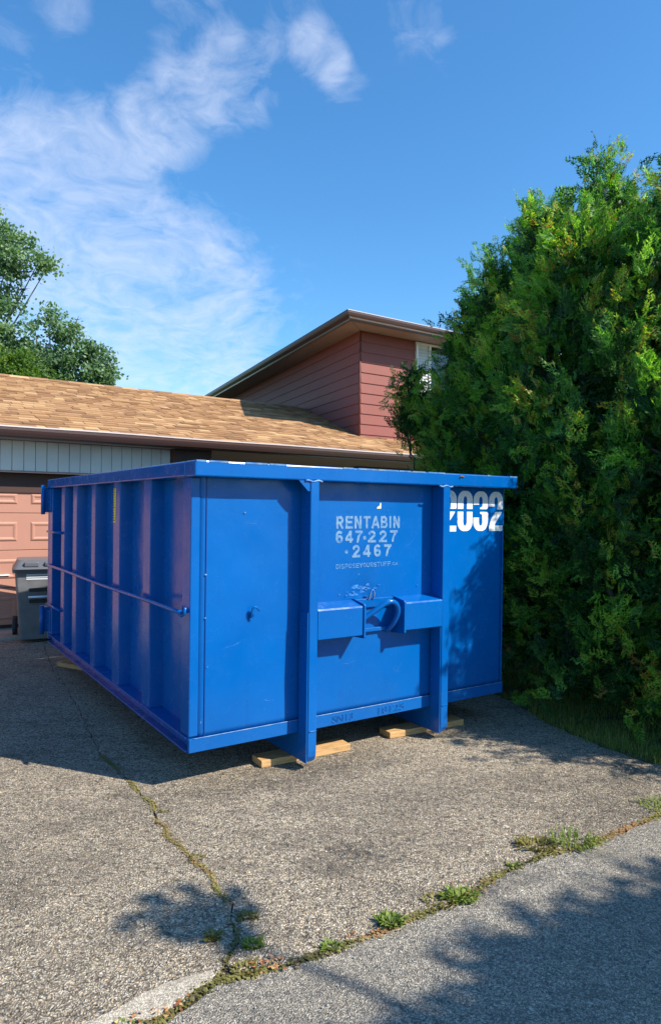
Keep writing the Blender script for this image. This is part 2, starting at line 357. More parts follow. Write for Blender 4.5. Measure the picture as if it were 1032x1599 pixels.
# ------------------------------------------------------------------ ground
def jag(path, step=.06, amp=.012, seed=0.0):
    out = []
    for a, b in zip(path[:-1], path[1:]):
        a = Vector((*a, 0)); b = Vector((*b, 0)); n = max(1, int((b - a).length / step)); d = (b - a).normalized(); pr = Vector((-d.y, d.x, 0))
        for i in range(n):
            p = a.lerp(b, i / n); k = mnoise.noise(Vector((p.x * 9 + seed, p.y * 9, seed))) * amp * 2 + mnoise.noise(Vector((p.x * 33 + seed, p.y * 33, seed))) * amp
            out.append((p.x + pr.x * k, p.y + pr.y * k))
    out.append(path[-1]); return out
def slab(name, poly, z0, z1, mat):
    bm = bmesh.new(); vs = [bm.verts.new((x, y, z1)) for x, y in poly]; f = bm.faces.new(vs)
    if f.normal.z < 0 or True: bm.normal_update()
    if f.normal.z < 0: f.normal_flip()
    r = bmesh.ops.extrude_face_region(bm, geom=[f]); nv = [e for e in r['geom'] if isinstance(e, bmesh.types.BMVert)]
    top = [e for e in r['geom'] if isinstance(e, bmesh.types.BMFace)]
    for v in vs: v.co.z = z0
    # soften the broken top edge
    bmesh.ops.triangulate(bm, faces=[f for f in bm.faces if len(f.verts) > 4], ngon_method='EAR_CLIP')
    bmesh.ops.recalc_face_normals(bm, faces=bm.faces)
    me = bpy.data.meshes.new(name); bm.to_mesh(me); bm.free()
    return struct(link(name, me, mat))
# broad lawn sheet out to the horizon
b = MB(); b.add([(-500, -500, -.05), (500, -500, -.05), (500, 500, -.05), (-500, 500, -.05)], [(0, 1, 2, 3)]); struct(b.build('lawn', M['lawn']))
b = MB(); b.add([(-9, -3.4, -.007), (6.0, -3.4, -.007), (6.0, 10.5, -.007), (-9, 10.5, -.007)], [(0, 1, 2, 3)]); struct(b.build('soil', M['soil']))

crack = [(-3.15, 7.55), (-2.6, 6.4), (-1.878, 5.113), (-1.346, 4.069), (-1.11, 3.765), (-.96, 3.52), (-.866, 3.42), (-.80, 3.22), (-.745, 3.18), (-.72, 3.08), (-.62, 2.97), (-.55, 2.86), (-.464, 2.769), (-.42, 2.65), (-.36, 2.56), (-.336, 2.46), (-.30, 2.36), (-.325, 2.22)]
road_edge = [(-4.5, -1.2), (-2.4, .7), (-1.2, 1.50), (-.72, 1.80), (-.48, 1.961), (-.402, 2.077), (-.326, 2.149), (-.219, 2.181), (-.078, 2.245), (.116, 2.349), (.307, 2.482), (.518, 2.609), (.711, 2.797), (.945, 2.958), (1.174, 3.049), (1.423, 3.228), (1.648, 3.369), (2.3, 3.75), (3.4, 4.4)]
grass_edge = [(2.75, 3.35), (2.35, 3.62), (1.967, 4.029), (1.763, 4.29), (1.60, 4.60), (1.50, 4.95), (1.45, 5.3), (1.1, 6.3), (.5, 7.4), (0.0, 8.3), (-.6, 9.4)]
cj = jag(crack, .035, .010, 1.7)
cl = [(x - .003, y - .001) for x, y in cj]; cr_ = jag(crack, .035, .010, 1.78); cr_ = [(x + .004, y + .001) for x, y in cr_]
rj = jag(road_edge, .04, .012, 5.2)
k = min(range(len(rj)), key=lambda i: (rj[i][0] + .335) ** 2 + (rj[i][1] - 2.14) ** 2)
up = lambda pts, o: [(x - o * .5, y + o * .86) for x, y in pts]
H_b = 0.593; D0 = Vector((-3.728, 8.068, 0)); hu = Vector((math.cos(H_b), math.sin(H_b), 0)); hv = Vector((-math.sin(H_b), math.cos(H_b), 0))
def hw(x, y): p = D0 + hu * x + hv * y; return (p.x, p.y)
left_poly = up(rj[:k - 1], .012) + cl[::-1] + [hw(.35, -.62)] + [hw(-8, -.62)] + [(-10, 0)]
slab('driveway', left_poly, -.035, 0.0, M['drive'])
gj = jag(grass_edge, .05, .02, 3.3)
kk = min(range(len(rj)), key=lambda i: (rj[i][0] - 2.16) ** 2 + (rj[i][1] - 3.67) ** 2)
gj = [p for p in gj if p[1] > 3.76]
right_poly = up(rj[k + 1:kk], .008) + gj + [hw(3.6, -.62)] + [hw(.4, -.62)] + cr_
slab('driveway', right_poly, -.035, 0.002, M['drive'])
road_poly = [(x + .006, y - .010) for x, y in rj] + [(9, 8), (9, -14), (-14, -14), (-14, -5)]
slab('road', road_poly, -.035, -.001, M['road'])
verge = [(x + .004, y + .002) for x, y in gj] + [(0.5, 11), (9, 11), (9, 8.2), (3.4, 4.46)]
slab('grass_verge', verge, -.035, .006, M['lawn'])
# broken wedge of old concrete where the crack meets the road
wedge = jag([(-.78, 1.86), (-.66, 1.975), (-.545, 2.075), (-.44, 2.150), (-.362, 2.190), (-.345, 2.160), (-.40, 2.095), (-.49, 1.99), (-.62, 1.90), (-.78, 1.86)], .03, .008, 8.8)[:-1]
slab('patch_edge', wedge, -.03, .004, M['patch'])
ap = [hw(-8, -.60), hw(8, -.60), hw(8, .4), hw(-8, .4)]
slab('garage_apron', ap, -.03, .030, M['concrete'])

# ------------------------------------------------------------------ the bin
A_B = 0.586075; OB = Vector((-.72785, 3.57409, 0)); BW, BL, BZ0, BZ1 = 2.35, 3.452, .20, 1.728
bin_ = empty('roll_off_bin', OB, A_B, 'large blue steel waste bin with ribbed side and white numerals, standing on the driveway', 'waste bin')
ub = Vector((math.cos(A_B), math.sin(A_B), 0)); vb = Vector((-math.sin(A_B), math.cos(A_B), 0))
def bw(x, y, z=0): return OB + ub * x + vb * y + Vector((0, 0, z))
FD = [(1.12, .99, .07, .012), (1.2, 1.02, .05, -.006), (.35, 1.25, .10, .004), (.55, .5, .16, .005), (2.0, .7, .2, .006)]
def front_y(x, z):
    x0, x1, z0, z1 = .05, BW - .01, BZ0 + .07, BZ1 - .03
    i, j = (x - x0) / (x1 - x0), (z - z0) / (z1 - z0); e = max(0, min(1, 6 * min(i, 1 - i, j, 1 - j)))
    d = mnoise.noise(Vector((x * 1.6 + 3, z * 1.6, 3.0))) * .006 * e + mnoise.noise(Vector((x * 5 + 3, z * 5, 3.0))) * .0015 * e
    for dx, dz, r_, q in FD: d += q * math.exp(-((x - dx) ** 2 + (z - dz) ** 2) / r_ ** 2)
    return d
def dented(x0, x1, z0, z1, th, nx, nz, amp, seed, axis='y', at=0.0, dents=()):
    """thin plate with real thickness whose face is slightly buckled; axis = direction of its normal"""
    b = MB(); vs = []
    for side in (0, 1):
        for j in range(nz + 1):
            for i in range(nx + 1):
                x = x0 + (x1 - x0) * i / nx; z = z0 + (z1 - z0) * j / nz
                e = min(1, 6 * min(i / nx, 1 - i / nx, j / nz, 1 - j / nz))
                d = mnoise.noise(Vector((x * 1.6 + seed, z * 1.6, seed))) * amp * e + mnoise.noise(Vector((x * 5 + seed, z * 5, seed))) * amp * .25 * e
                for dx, dz, r_, q in dents:
                    rr = ((x - dx) ** 2 + (z - dz) ** 2) / r_ ** 2
                    d += q * math.exp(-rr)
                w = at + d + side * th
                vs.append((x, w, z) if axis == 'y' else (w, x, z))
    k = (nx + 1) * (nz + 1); fs = []
    for side in (0, 1):
        for j in range(nz):
            for i in range(nx):
                a = side * k + j * (nx + 1) + i; fs.append((a, a + 1, a + nx + 2, a + nx + 1))
    for i in range(nx):
        fs.append((i, i + 1, k + i + 1, k + i)); t = nz * (nx + 1) + i; fs.append((t, t + 1, k + t + 1, k + t))
    for j in range(nz):
        a = j * (nx + 1); fs.append((a, a + nx + 1, k + a + nx + 1, k + a)); a += nx; fs.append((a, a + nx + 1, k + a + nx + 1, k + a))
    b.add(vs, fs, True); me = b.mesh('plate')
    for p in me.polygons: p.use_smooth = p.index < 2 * nx * nz
    return me
# front sheet, sides, floor
link('front_panel', dented(.05, BW - .01, BZ0 + .07, BZ1 - .03, .012, 70, 44, .006, 3.0, dents=FD), M['blue'], bin_)
link('side_panel', dented(.03, BL - .03, BZ0 + .02, BZ1 - .03, .010, 90, 36, .010, 9.0, 'x', .08), M['blue'], bin_)
link('side_panel', dented(.03, BL - .03, BZ0 + .02, BZ1 - .03, .010, 60, 24, .006, 19.0, 'x', BW - .09), M['blue'], bin_)
MB().box(.02, BW - .02, .03, BL - .02, BZ0 + .06, BZ0 + .075).build('floor_plate', M['under'], bin_)
for i in range(9):
    for xa_, xb_, dz in ((.76, 1.64, -.03), (.09, .64, 0), (1.74, BW - .09, 0)): MB().box(xa_, xb_, .25 + i * .36, .31 + i * .36, BZ0 + dz, BZ0 + .058).build('cross_member', M['under'], bin_)
# rails
b = MB(); b.box(-.022, BW + .022, -.105, .03, 1.645, BZ1, .008); b.build('top_rail', M['blue_worn'], bin_)
b = MB(); b.box(-.022, .075, .031, BL + .02, 1.647, BZ1 - .001, .008); b.build('top_rail', M['blue_worn'], bin_)
b = MB(); b.box(BW - .075, BW + .022, .031, BL + .02, 1.647, BZ1 - .001, .008); b.build('top_rail', M['blue_worn'], bin_)
# scuffed edge lines along the top rail
b = MB()
random.seed(3)
x = -.015
while x < BW:
    l = random.uniform(.02, .16); w = random.uniform(.002, .005)
    if random.random() < .7: b.box(x, min(x + l, BW + .015), -.1068, -.1068 + w, BZ1 - .008, BZ1 + .0012)
    x += l + random.uniform(0, .03)
b.build('scuffed_edge', M['edge'], bin_)['kind'] = 'stuff'
b = MB(); b.tube([(1.815, -.1065, 1.70), (1.83, -.108, 1.712), (1.85, -.1075, 1.708)], .006, 6); b.build('rust_spot', M['rust'], bin_)
# bottom rails: front strip and side channels
b = MB(); b.box(.0, BW, -.012, .012, BZ0, BZ0 + .072, .003); b.build('bottom_rail', M['blue'], bin_)
for xa_, xb_ in ((.02, .66), (.735, 1.665), (1.735, BW)): MB().tube([(x_, -.0125 + .0012 * random.random(), BZ0 + .073) for x_ in np.linspace(xa_, xb_, 40)], .0028, 5).build('weld_bead', M['edge'], bin_)
for sx in (0, 1):
    X = (lambda a: a) if sx == 0 else (lambda a: BW - a)
    def bx(b, a0, a1, *r):
        lo, hi = sorted((X(a0), X(a1))); return b.box(lo, hi, *r)
    b = MB(); bx(b, -.012, .085, .013, BL, BZ0, BZ0 + .010, .002); bx(b, -.012, .085, .013, BL, BZ0 + .070, BZ0 + .080, .002); bx(b, .030, .042, .014, BL, BZ0 + .0105, BZ0 + .0695)
    b.build('bottom_rail', M['blue_worn'], bin_)
# corner posts + ribs
def rib(x_out, sgn, y0, y1, z0, z1, name='rib', D=.082):
    """hat section rib: flange outward, slightly splayed sides"""
    b = MB(); f = x_out; r_ = x_out + sgn * D; t = .012
    b.prism([(r_, y0 - t), (f + sgn * .006, y0), (f, y0 + .006), (f, y1 - .006), (f + sgn * .006, y1), (r_, y1 + t)], 'z', z0, z1)
    return b.build(name, M['blue'], bin_)
RIBS = [(.626, .756), (1.245, 1.394), (1.857, 1.967), (2.424, 2.555), (2.856, 2.979)]
for y0, y1 in RIBS:
    rib(0, 1, y0, y1, BZ0 + .081, 1.646); rib(BW, -1, y0, y1, BZ0 + .081, 1.646)
for sx in (0, 1):
    X0, X1 = (0, .05) if sx == 0 else (BW - .01, BW)
    b = MB()
    if sx == 0: b.box(0, .052, -.004, .114, BZ0 + .081, 1.645, .006)
    else: b.box(BW - .012, BW, -.004, .10, BZ0 + .081, 1.645, .003)
    b.build('corner_post', M['blue'], bin_)
    b = MB(); b.box(0 if sx == 0 else BW - .085, .085 if sx == 0 else BW, 3.345, BL + .03, BZ0 + .081, 1.646, .006); b.build('corner_post', M['blue'], bin_)
# rear door with hinges
dr = MB().box(.0, BW, BL + .031, BL + .085, BZ0 + .02, 1.62, .006).build('rear_door', M['blue'], bin_)
b = MB()
for x_ in (.35, .85, 1.35, 1.85): b.box(x_, x_ + .1, BL + .0855, BL + .16, BZ0 + .05, 1.6, .005)
b.build('door_rib', M['blue'], dr)
for z0, z1 in ((1.42, 1.655), (.29, .52)):
    b = MB(); b.box(-.045, .03, BL + .045, BL + .20, z0, z1, .008); b.tube([(-.055, BL + .04, z0 - .02), (-.055, BL + .04, z1 + .02)], .02, 10); b.box(-.012, .03, BL - .08, BL + .044, z0 + .02, z1 - .02, .004)
    b.build('hinge', M['blue'], bin_)
# rods along the side
b = MB(); b.tube([(-.035, yy, .932 + .003 * math.sin(yy * 3)) for yy in np.linspace(.01, 3.42, 30)], .0125, 10); rod = b.build('tarp_rod', M['blue'], bin_)
for y_ in (.06, .69, 1.32, 1.91, 2.49, 2.92, 3.39): MB().box(-.032, .004, y_ - .01, y_ + .01, .926, .94).build('rod_bracket', M['blue'], rod)
MB().tube([(-.036, .05, .922), (-.036, .02, .918), (-.030, -.004, .93), (-.028, -.008, .965)], .008, 6).build('rod_hook', M['blue'], rod)
for z_ in (1.245, .565):
    b = MB(); b.tube([(-.02, 2.90, z_), (-.024, 3.44, z_ - .004)], .011, 8); b.box(-.02, .004, 2.90, 2.93, z_ - .012, z_ + .012); b.build('latch_rod', M['blue'], bin_)
# small tarp hooks on the recessed side panels
for y_ in (.22, .86, 1.50):
    b = MB(); b.tube([(.079, y_, .985), (.055, y_, .985), (.048, y_ + .002, .965)], .007, 6); b.tube([(.079, y_ - .05, .985), (.079, y_ + .09, .985)], .006, 6); b.build('tarp_hook', M['blue'], bin_)
# front posts (deep plates) that turn into skids under the bin
for x0, x1 in ((.664, .722), (1.668, 1.728)):
    b = MB()
    pr = [(-.115, 1.644), (-.115, .115), (-.112, .085), (-.100, .060), (-.080, .046), (-.055, .042), (BL, .042), (BL, .20), (-.0, .20), (-.0, 1.644)]
    b.prism([(p[0], p[1]) for p in pr], 'x', x0, x1)
    me = b.mesh('post'); bm = bmesh.new(); bm.from_mesh(me)
    bmesh.ops.bevel(bm, geom=[e for e in bm.edges if abs(e.verts[0].co.x - e.verts[1].co.x) < 1e-6], offset=.006, segments=2, profile=.5, affect='EDGES'); bm.to_mesh(me); bm.free()
    p = link('skid_post', me, M['blue'], bin_)
    MB().tube([(x_, -.1165, .228) for x_ in np.linspace(x0 + .006, x1 - .002, 6)], .003, 6).build('weld_bead', M['blue_worn'], p)
    b = MB(); b.tube([(x_, -.112, 1.642 + .004 * math.sin(x_ * 90)) for x_ in np.linspace(x0 - .035, x1 + .02, 9)], .006, 6); b.build('weld_bead', M['edge'], p)
    # doubling plate up the inner side
    b = MB(); b.box(x0 - .007, x0 - .0005, -.108, -.02, .05, .90); b.build('doubler_plate', M['blue'], p)
MB().prism([(.590, 1.644), (.6635, 1.644), (.6635, 1.585), (.650, 1.585)], 'y', -.108, -.099).build('gusset', M['blue'], bin_)
# hook housing
hh = empty('hook_housing'); hh.parent = bin_
def housing(x0, x1, endx):
    b = MB(); b.prism([(-.001, .742), (-.108, .737), (-.115, .743), (-.116, .905), (-.110, .914), (-.001, .938)], 'x', x0, x1); b.build('housing_box', M['blue_worn'], hh)
    b = MB(); b.prism([(-.001, .715), (-.118, .722), (-.124, .73), (-.125, .915), (-.116, .926), (-.001, .946)], 'x', *endx)
    b.build('end_plate', M['blue'], hh)
housing(.7225, 1.040, (1.0402, 1.052)); housing(1.362, 1.6675, (1.348, 1.3618))
MB().box(1.0525, 1.3475, -.022, -.002, .735, .760, .004).build('back_plate', M['blue'], hh)
MB().box(1.0525, 1.3475, -.016, -.002, .885, .940, .003).build('back_plate', M['blue'], hh)
b = MB()
pth = [(1.045, -.045, .800), (1.10, -.060, .835), (1.17, -.085, .885), (1.225, -.100, .918), (1.262, -.105, .924), (1.295, -.105, .908), (1.315, -.100, .875), (1.318, -.090, .835), (1.308, -.070, .79), (1.298, -.045, .755), (1.292, -.012, .735)]
def smooth(pts, n=4):
    pts = [Vector(p) for p in pts]; out = []
    for i in range(len(pts) - 1):
        p0, p1, p2, p3 = pts[max(i - 1, 0)], pts[i], pts[i + 1], pts[min(i + 2, len(pts) - 1)]
        for j in range(n):
            t = j / n; out.append(.5 * ((2 * p1) + (p2 - p0) * t + (2 * p0 - 5 * p1 + 4 * p2 - p3) * t * t + (3 * p1 - p0 - 3 * p2 + p3) * t ** 3))
    out.append(pts[-1]); return out
b.tube(smooth(pth), .0165, 14); b.build('hook_bar', M['blue_worn'], hh)
# pad eye above the hook with bare steel showing
b = MB(); b.tube(smooth([(1.150, -.012, .93), (1.150, -.03, .96), (1.160, -.036, .99), (1.172, -.036, .99), (1.182, -.03, .96), (1.182, -.012, .93)]), .006, 8); b.build('pad_eye', M['edge'], hh)
b = MB()
for (x_, z_, r_) in ((.99, .965, .005), (.94, .975, .004), (1.045, .985, .004), (1.12, 1.015, .004), (1.55, 1.0, .005), (.085, 1.13, .007), (.085, .90, .006), (1.0, 1.475, .003), (1.30, 1.478, .003), (.31, 1.46, .006), (.70 - .6, .64, .004)):
    b.add([(x_ + r_ * math.cos(t), -.0005, z_ + r_ * .8 * math.sin(t)) for t in np.linspace(0, 2 * math.pi, 8)[:-1]] + [(x_, -.004, z_)], [(i, (i + 1) % 7, 7) for i in range(7)])
# put the specks in front of the sheet
b.v = [(x_, y_ - .006, z_) for x_, y_, z_ in b.v]; b.build('paint_chip', M['edge'], bin_)['kind'] = 'stuff'
# worn pale patch of scrapes round the pad eye
b = MB(); random.seed(5)
for i in range(26):
    x_ = random.gauss(1.10, .06); z_ = .995 + random.gauss(0, .018) + (x_ - 1.1) * .12; r_ = random.uniform(.006, .02); n = 9
    b.add([(x_ + r_ * random.uniform(.7, 1.6) * math.cos(t), front_y(x_, z_) - .0022 - i * .00012, z_ + r_ * .55 * random.uniform(.5, 1) * math.sin(t)) for t in np.linspace(0, 2 * math.pi, n + 1)[:-1]], [tuple(range(n))])
m_ = Mat('scraped_paint', .35); m_.color(m_.ramp(m_.noise(50, 4, .7, m_.pos()), [(.35, (.004, .10, .40)), (.55, (.03, .17, .50)), (.7, (.10, .28, .55))])); b.build('scrape_mark', m_.m, bin_)['kind'] = 'stuff'
random.seed(17)
for (x_, z_, l_, a_) in ((.18, .72, .16, .3), (.42, .42, .10, -.2), (.30, 1.40, .12, .05), (.95, .55, .14, .1), (1.35, .48, .09, -.35), (1.45, 1.25, .08, .5), (1.95, .55, .14, .15), (.50, 1.05, .05, .9), (2.1, .95, .1, -.2)):
    n = 10; up_ = []; dn_ = []
    for i in range(n + 1):
        t_ = i / n; xx = x_ + l_ * t_ * math.cos(a_); zz = z_ + l_ * t_ * math.sin(a_) + .003 * math.sin(t_ * 9); w_ = .0018 * math.sin(math.pi * t_) * random.uniform(.3, 1.2) + .0002
        up_.append((xx, front_y(xx, zz) - .0013, zz + w_)); dn_.append((xx, front_y(xx, zz) - .0013, zz - w_))
    MB().add(up_ + dn_, [(i, i + 1, n + 2 + i, n + 1 + i) for i in range(n)]).build('scrape', m_.m, bin_)
# tarp hook on the left front sheet and the vertical seam
b = MB(); b.tube(smooth([(.350, -.010, .885), (.350, -.022, .90), (.352, -.03, .935), (.368, -.034, .944), (.392, -.034, .922)]), .0055, 8); b.box(.343, .357, -.014, -.004, .872, .905); b.build('tarp_hook', M['blue'], bin_)
b = MB(); b.box(.086, .090, -.0052, -.0002, BZ0 + .075, 1.643); b.build('panel_seam', M['weld'], bin_)

# lettering ----------------------------------------------------------------
def arc(cx, cz, rx, rz, a0, a1, n=10): return [(cx + rx * math.cos(R(a0 + (a1 - a0) * i / n)), cz + rz * math.sin(R(a0 + (a1 - a0) * i / n))) for i in range(n + 1)]
def ribbon(path, w, closed=False):
    pts = [Vector((p[0], p[1])) for p in path]; n = len(pts); L_, R_ = [], []
    for i in range(n):
        if closed: a, c = pts[(i - 1) % n], pts[(i + 1) % n]
        else: a, c = pts[max(i - 1, 0)], pts[min(i + 1, n - 1)]
        d = (c - a).normalized(); nn = Vector((-d.y, d.x)); wi = w if not callable(w) else w(d)
        if 0 < i < n - 1:
            e = (pts[i] - pts[i - 1]).normalized(); wi /= max(.6, abs(e.dot(d)))
        L_.append(pts[i] + nn * wi / 2); R_.append(pts[i] - nn * wi / 2)
    vs = [(p.x, 0, p.y) for p in L_ + R_]; m_ = n if closed else n - 1
    return vs, [(i, (i + 1) % n, n + (i + 1) % n, n + i) for i in range(m_)]
GW = {'I': .26, '.': .22}
def glyph(ch):
    """strokes of a bold grotesque letter in a box 0..1 high, about .62 wide"""
    w = .62; h = 1.0; t = .11; x0, x1, z0, z1, zm, xc = t, w - t, t * .9, h - t * .9, .52, w / 2
    q = (x1 - x0) / 2; rz = .2
    bowl = lambda zb, zt, xl, xr: [(xl, zt), (xr - .16, zt)] + arc(xr - .16, (zb + zt) / 2, .16, (zt - zb) / 2, 90, -90, 8) + [(xl, zb)]
    G_ = {
     'R': [[(x0, 0), (x0, 1)], bowl(.47, z1, x0, x1), [(xc - .03, .47), (x1 + .03, 0)]],
     'E': [[(x0, 0), (x0, 1)], [(x0, z1), (w, z1)], [(x0, zm), (w - .06, zm)], [(x0, z0), (w, z0)]],
     'N': [[(x0, 0), (x0, 1)], [(x1, 0), (x1, 1)], [(x0, 1), (x1, 0)]],
     'T': [[(xc, 0), (xc, 1)], [(0, z1), (w, z1)]],
     'A': [[(x0 - .07, 0), (xc, 1)], [(x1 + .07, 0), (xc, 1)], [(x0 + .04, .3), (x1 - .04, .3)]],
     'B': [[(x0, 0), (x0, 1)], bowl(zm, z1, x0, x1 - .03), bowl(z0, zm, x0, x1 + .02)],
     'I': [[(.13, 0), (.13, 1)]],
     'D': [[(x0, 0), (x0, 1)], bowl(z0, z1, x0, x1)],
     'S': [arc(xc, z1 - .2, q, .2, 20, 270, 12) + arc(xc, z0 + .21, q, .21, 90, -160, 12)],
     'P': [[(x0, 0), (x0, 1)], bowl(.44, z1, x0, x1)],
     'O': [arc(xc, z1 - .25, q, .25, 0, 180) + arc(xc, z0 + .25, q, .25, 180, 360) + [(x1, z1 - .25)]],
     'Y': [[(x0 - .05, 1), (xc, .45)], [(x1 + .05, 1), (xc, .45)], [(xc, .48), (xc, 0)]],
     'U': [[(x0, 1)] + arc(xc, z0 + .24, q, .24, 180, 360) + [(x1, 1)]],
     'F': [[(x0, 0), (x0, 1)], [(x0, z1), (w, z1)], [(x0, zm), (w - .08, zm)]],
     '6': [arc(xc, z0 + .22, q, .22, 0, 360, 16), [(x0, z0 + .25), (x0, .62)] + arc(xc, z1 - .24, q, .24, 180, 30, 8)],
     '4': [[(x1 - .08, 0), (x1 - .08, 1)], [(0, .27), (w, .27)], [(.04, .27), (x1 - .10, .97)]],
     '7': [[(0, z1), (w, z1)], [(x1, z1), (xc - .02, .5), (xc - .10, 0)]],
     '2': [[(x0 - .02, z1 - .26)] + arc(xc, z1 - .22, q, .22, 180, -30, 10) + [(x0 + .03, .18)], [(0, z0), (w, z0)]],
     'C': [arc(xc, z1 - .24, q, .24, 30, 180, 8) + arc(xc, z0 + .24, q, .24, 180, 330, 8)],
     '.': [[(.11, 0), (.11, .2)]],
    }
    return G_[ch], GW.get(ch, w), t * 1.95
def lettering(name, s_, x, z, w, h, mat, gap=.10, skew=0.0, thick=1.0, lift=.0014):
    tot = sum(glyph(c)[1] for c in s_) + gap * (len(s_) - 1); k_ = w / tot; b = MB(); cx = 0; lay = 0
    for ch in s_:
        strokes, gw_, t = glyph(ch)
        for st_ in strokes:
            # subdivide so the print follows the buckled sheet
            vs, fs = ribbon([((cx + p[0]) * k_ / h, p[1]) for p in st_], t * thick)
            vs = [(x + a * h, 0, z + c * h + a * h * skew) for a, _, c in vs]
            vs = [(a, front_y(a, c) - lift - .00008 * (lay % 6), c) for a, _, c in vs]; b.add(vs, fs); lay += 1
        cx += gw_ + gap
    return b.build(name, mat, bin_)
lettering('lettering', 'RENTABIN', .911, 1.368, .493, .076, M['faded_paint'], skew=.006, thick=.92)
lettering('lettering', '647', .909, 1.283, .200, .073, M['faded_paint'], .16)
lettering('lettering', '227', 1.150, 1.283, .235, .073, M['faded_paint'], .24)
lettering('lettering', '2467', 1.032, 1.194, .305, .075, M['faded_paint'], .24)
for x_, z_ in ((1.126, 1.312), (.990, 1.230)):
    b = MB(); b.add([(x_ + .013 * math.cos(t), front_y(x_, z_) - .0016, z_ + .012 * math.sin(t)) for t in np.linspace(0, 2 * math.pi, 13)[:-1]], [tuple(range(12))]); b.build('lettering_dot', M['faded_paint'], bin_)
lettering('lettering', 'DISPOSEYOURSTUFF', .912, 1.128, .418, .029, M['smudge_paint'], .03, skew=.012, thick=.8)
lettering('lettering', '.CA', 1.335, 1.137, .055, .018, M['smudge_paint'], .05, skew=.01)
# big condensed stencil numerals with a bridge cut across the middle
def digit(ch, x0, z0, w, h):
    st = w * .36; vw = lambda d: st * (.72 + .38 * abs(d.y)); b = MB(); r = w / 2 - st / 2; cx = x0 + w / 2
    if ch == '0':
        p = arc(cx, z0 + h - r - st * .4, r, r, 0, 180) + arc(cx, z0 + r + st * .4, r, r, 180, 360)
        b.add(*ribbon(p, vw, True))
    if ch == '2':
        p = [(x0 + st * .5, z0 + h * .62)] + arc(cx, z0 + h - r - st * .4, r, r, 180, 0) + [(x0 + w - st * .5, z0 + h * .60), (x0 + w - st * .75, z0 + h * .5), (x0 + st * .85, z0 + h * .25), (x0 + st * .5, z0 + h * .04)]
        b.add(*ribbon(p, vw)); b.add(*ribbon([(x0 + st * .02, z0 + st * .40), (x0 + w, z0 + st * .40)], st * .8))
        b.v = [(a, -.0004 if i >= len(b.v) - 4 else 0, c) for i, (a, q, c) in enumerate(b.v)]
    if ch == '3':
        p = [(x0 + st * .5, z0 + h * .66)] + arc(cx, z0 + h - r - st * .4, r, r, 180, 0) + [(x0 + w - st * .5, z0 + h * .62), (x0 + w - st * .85, z0 + h * .535), (x0 + st * 1.3, z0 + h * .52)]
        b.add(*ribbon(p, vw))
        p = [(x0 + st * 1.3, z0 + h * .50), (x0 + w - st * .85, z0 + h * .485), (x0 + w - st * .5, z0 + h * .42)] + arc(cx, z0 + r + st * .4, r, r, 0, -180) + [(x0 + st * .5, z0 + h * .34)]
        b.add(*[([(a, -.0004, c) for a, q, c in vs], fs) for vs, fs in [ribbon(p, vw)]][0])
    me = b.mesh('numeral'); bm = bmesh.new(); bm.from_mesh(me)
    for zc, keep in ((z0 + h * .515, 1),):
        # cut the stencil bridge out
        bmesh.ops.bisect_plane(bm, geom=bm.verts[:] + bm.edges[:] + bm.faces[:], plane_co=(0, 0, zc - .009), plane_no=(0, 0, 1))
        bmesh.ops.bisect_plane(bm, geom=bm.verts[:] + bm.edges[:] + bm.faces[:], plane_co=(0, 0, zc + .009), plane_no=(0, 0, 1))
        bmesh.ops.delete(bm, geom=[f for f in bm.faces if abs(f.calc_center_median().z - zc) < .0089], context='FACES')
    bm.to_mesh(me); bm.free(); o = link('numeral', me, M['white_paint'], bin_)
    for v in me.vertices: v.co.y += front_y(v.co.x, v.co.z) - .0016
for ch, x0 in (('2', 1.755), ('0', 1.905), ('3', 2.053), ('2', 2.203)): digit(ch, x0, 1.345, .135, .278)
# stickers
b = MB(); b.add([*[(a_, front_y(1.23, 1.51) - .0016, c_) for a_, c_ in ((1.215, 1.492), (1.250, 1.492), (1.250, 1.528), (1.242, 1.528), (1.238, 1.510), (1.222, 1.503))]], [(0, 1, 2, 3, 4, 5)]); b.build('torn_sticker', M['pale'], bin_)
st = MB().add([(-.0015, 1.388, 1.608), (-.0015, 1.336, 1.608), (-.0015, 1.336, 1.374), (-.0015, 1.388, 1.374)], [(0, 1, 2, 3)]).build('warning_sticker', M['yellow'], bin_)
b = MB()
for i in range(13):
    z_ = 1.384 + i * .0175; w_ = random.uniform(.012, .030); b.add([(-.0022, 1.382, z_), (-.0022, 1.382 - w_, z_), (-.0022, 1.382 - w_, z_ + .010), (-.0022, 1.382, z_ + .010)], [(0, 1, 2, 3)])
b.build('sticker_print', M['black'], st)['kind'] = 'stuff'
# raised weld writing on the bottom rail
def weldtext(s, x, w):
    cu = bpy.data.curves.new('t', 'FONT'); cu.body = s; cu.size = 1; cu.fill_mode = 'NONE'; cu.bevel_depth = .018; cu.bevel_resolution = 1; cu.resolution_u = 3
    o = bpy.data.objects.new('t', cu); col.objects.link(o); bpy.context.view_layer.update()
    me = bpy.data.meshes.new_from_object(o.evaluated_get(bpy.context.evaluated_depsgraph_get())); bpy.data.objects.remove(o)
    co = np.empty(len(me.vertices) * 3); me.vertices.foreach_get('co', co); co = co.reshape(-1, 3); mn, mx = co.min(0), co.max(0)
    new = np.empty_like(co); new[:, 0] = (co[:, 0] - mn[0]) / (mx[0] - mn[0]) * w; new[:, 2] = (co[:, 1] - mn[1]) / (mx[1] - mn[1]) * .042; new[:, 1] = -co[:, 2] * .06
    me.vertices.foreach_set('co', new.ravel()); o = link('weld_lettering', me, M['blue_worn'], bin_); o.location = (x, -.0135, BZ0 + .014)
weldtext('SN13', .895, .15); weldtext('18125', 1.235, .21)

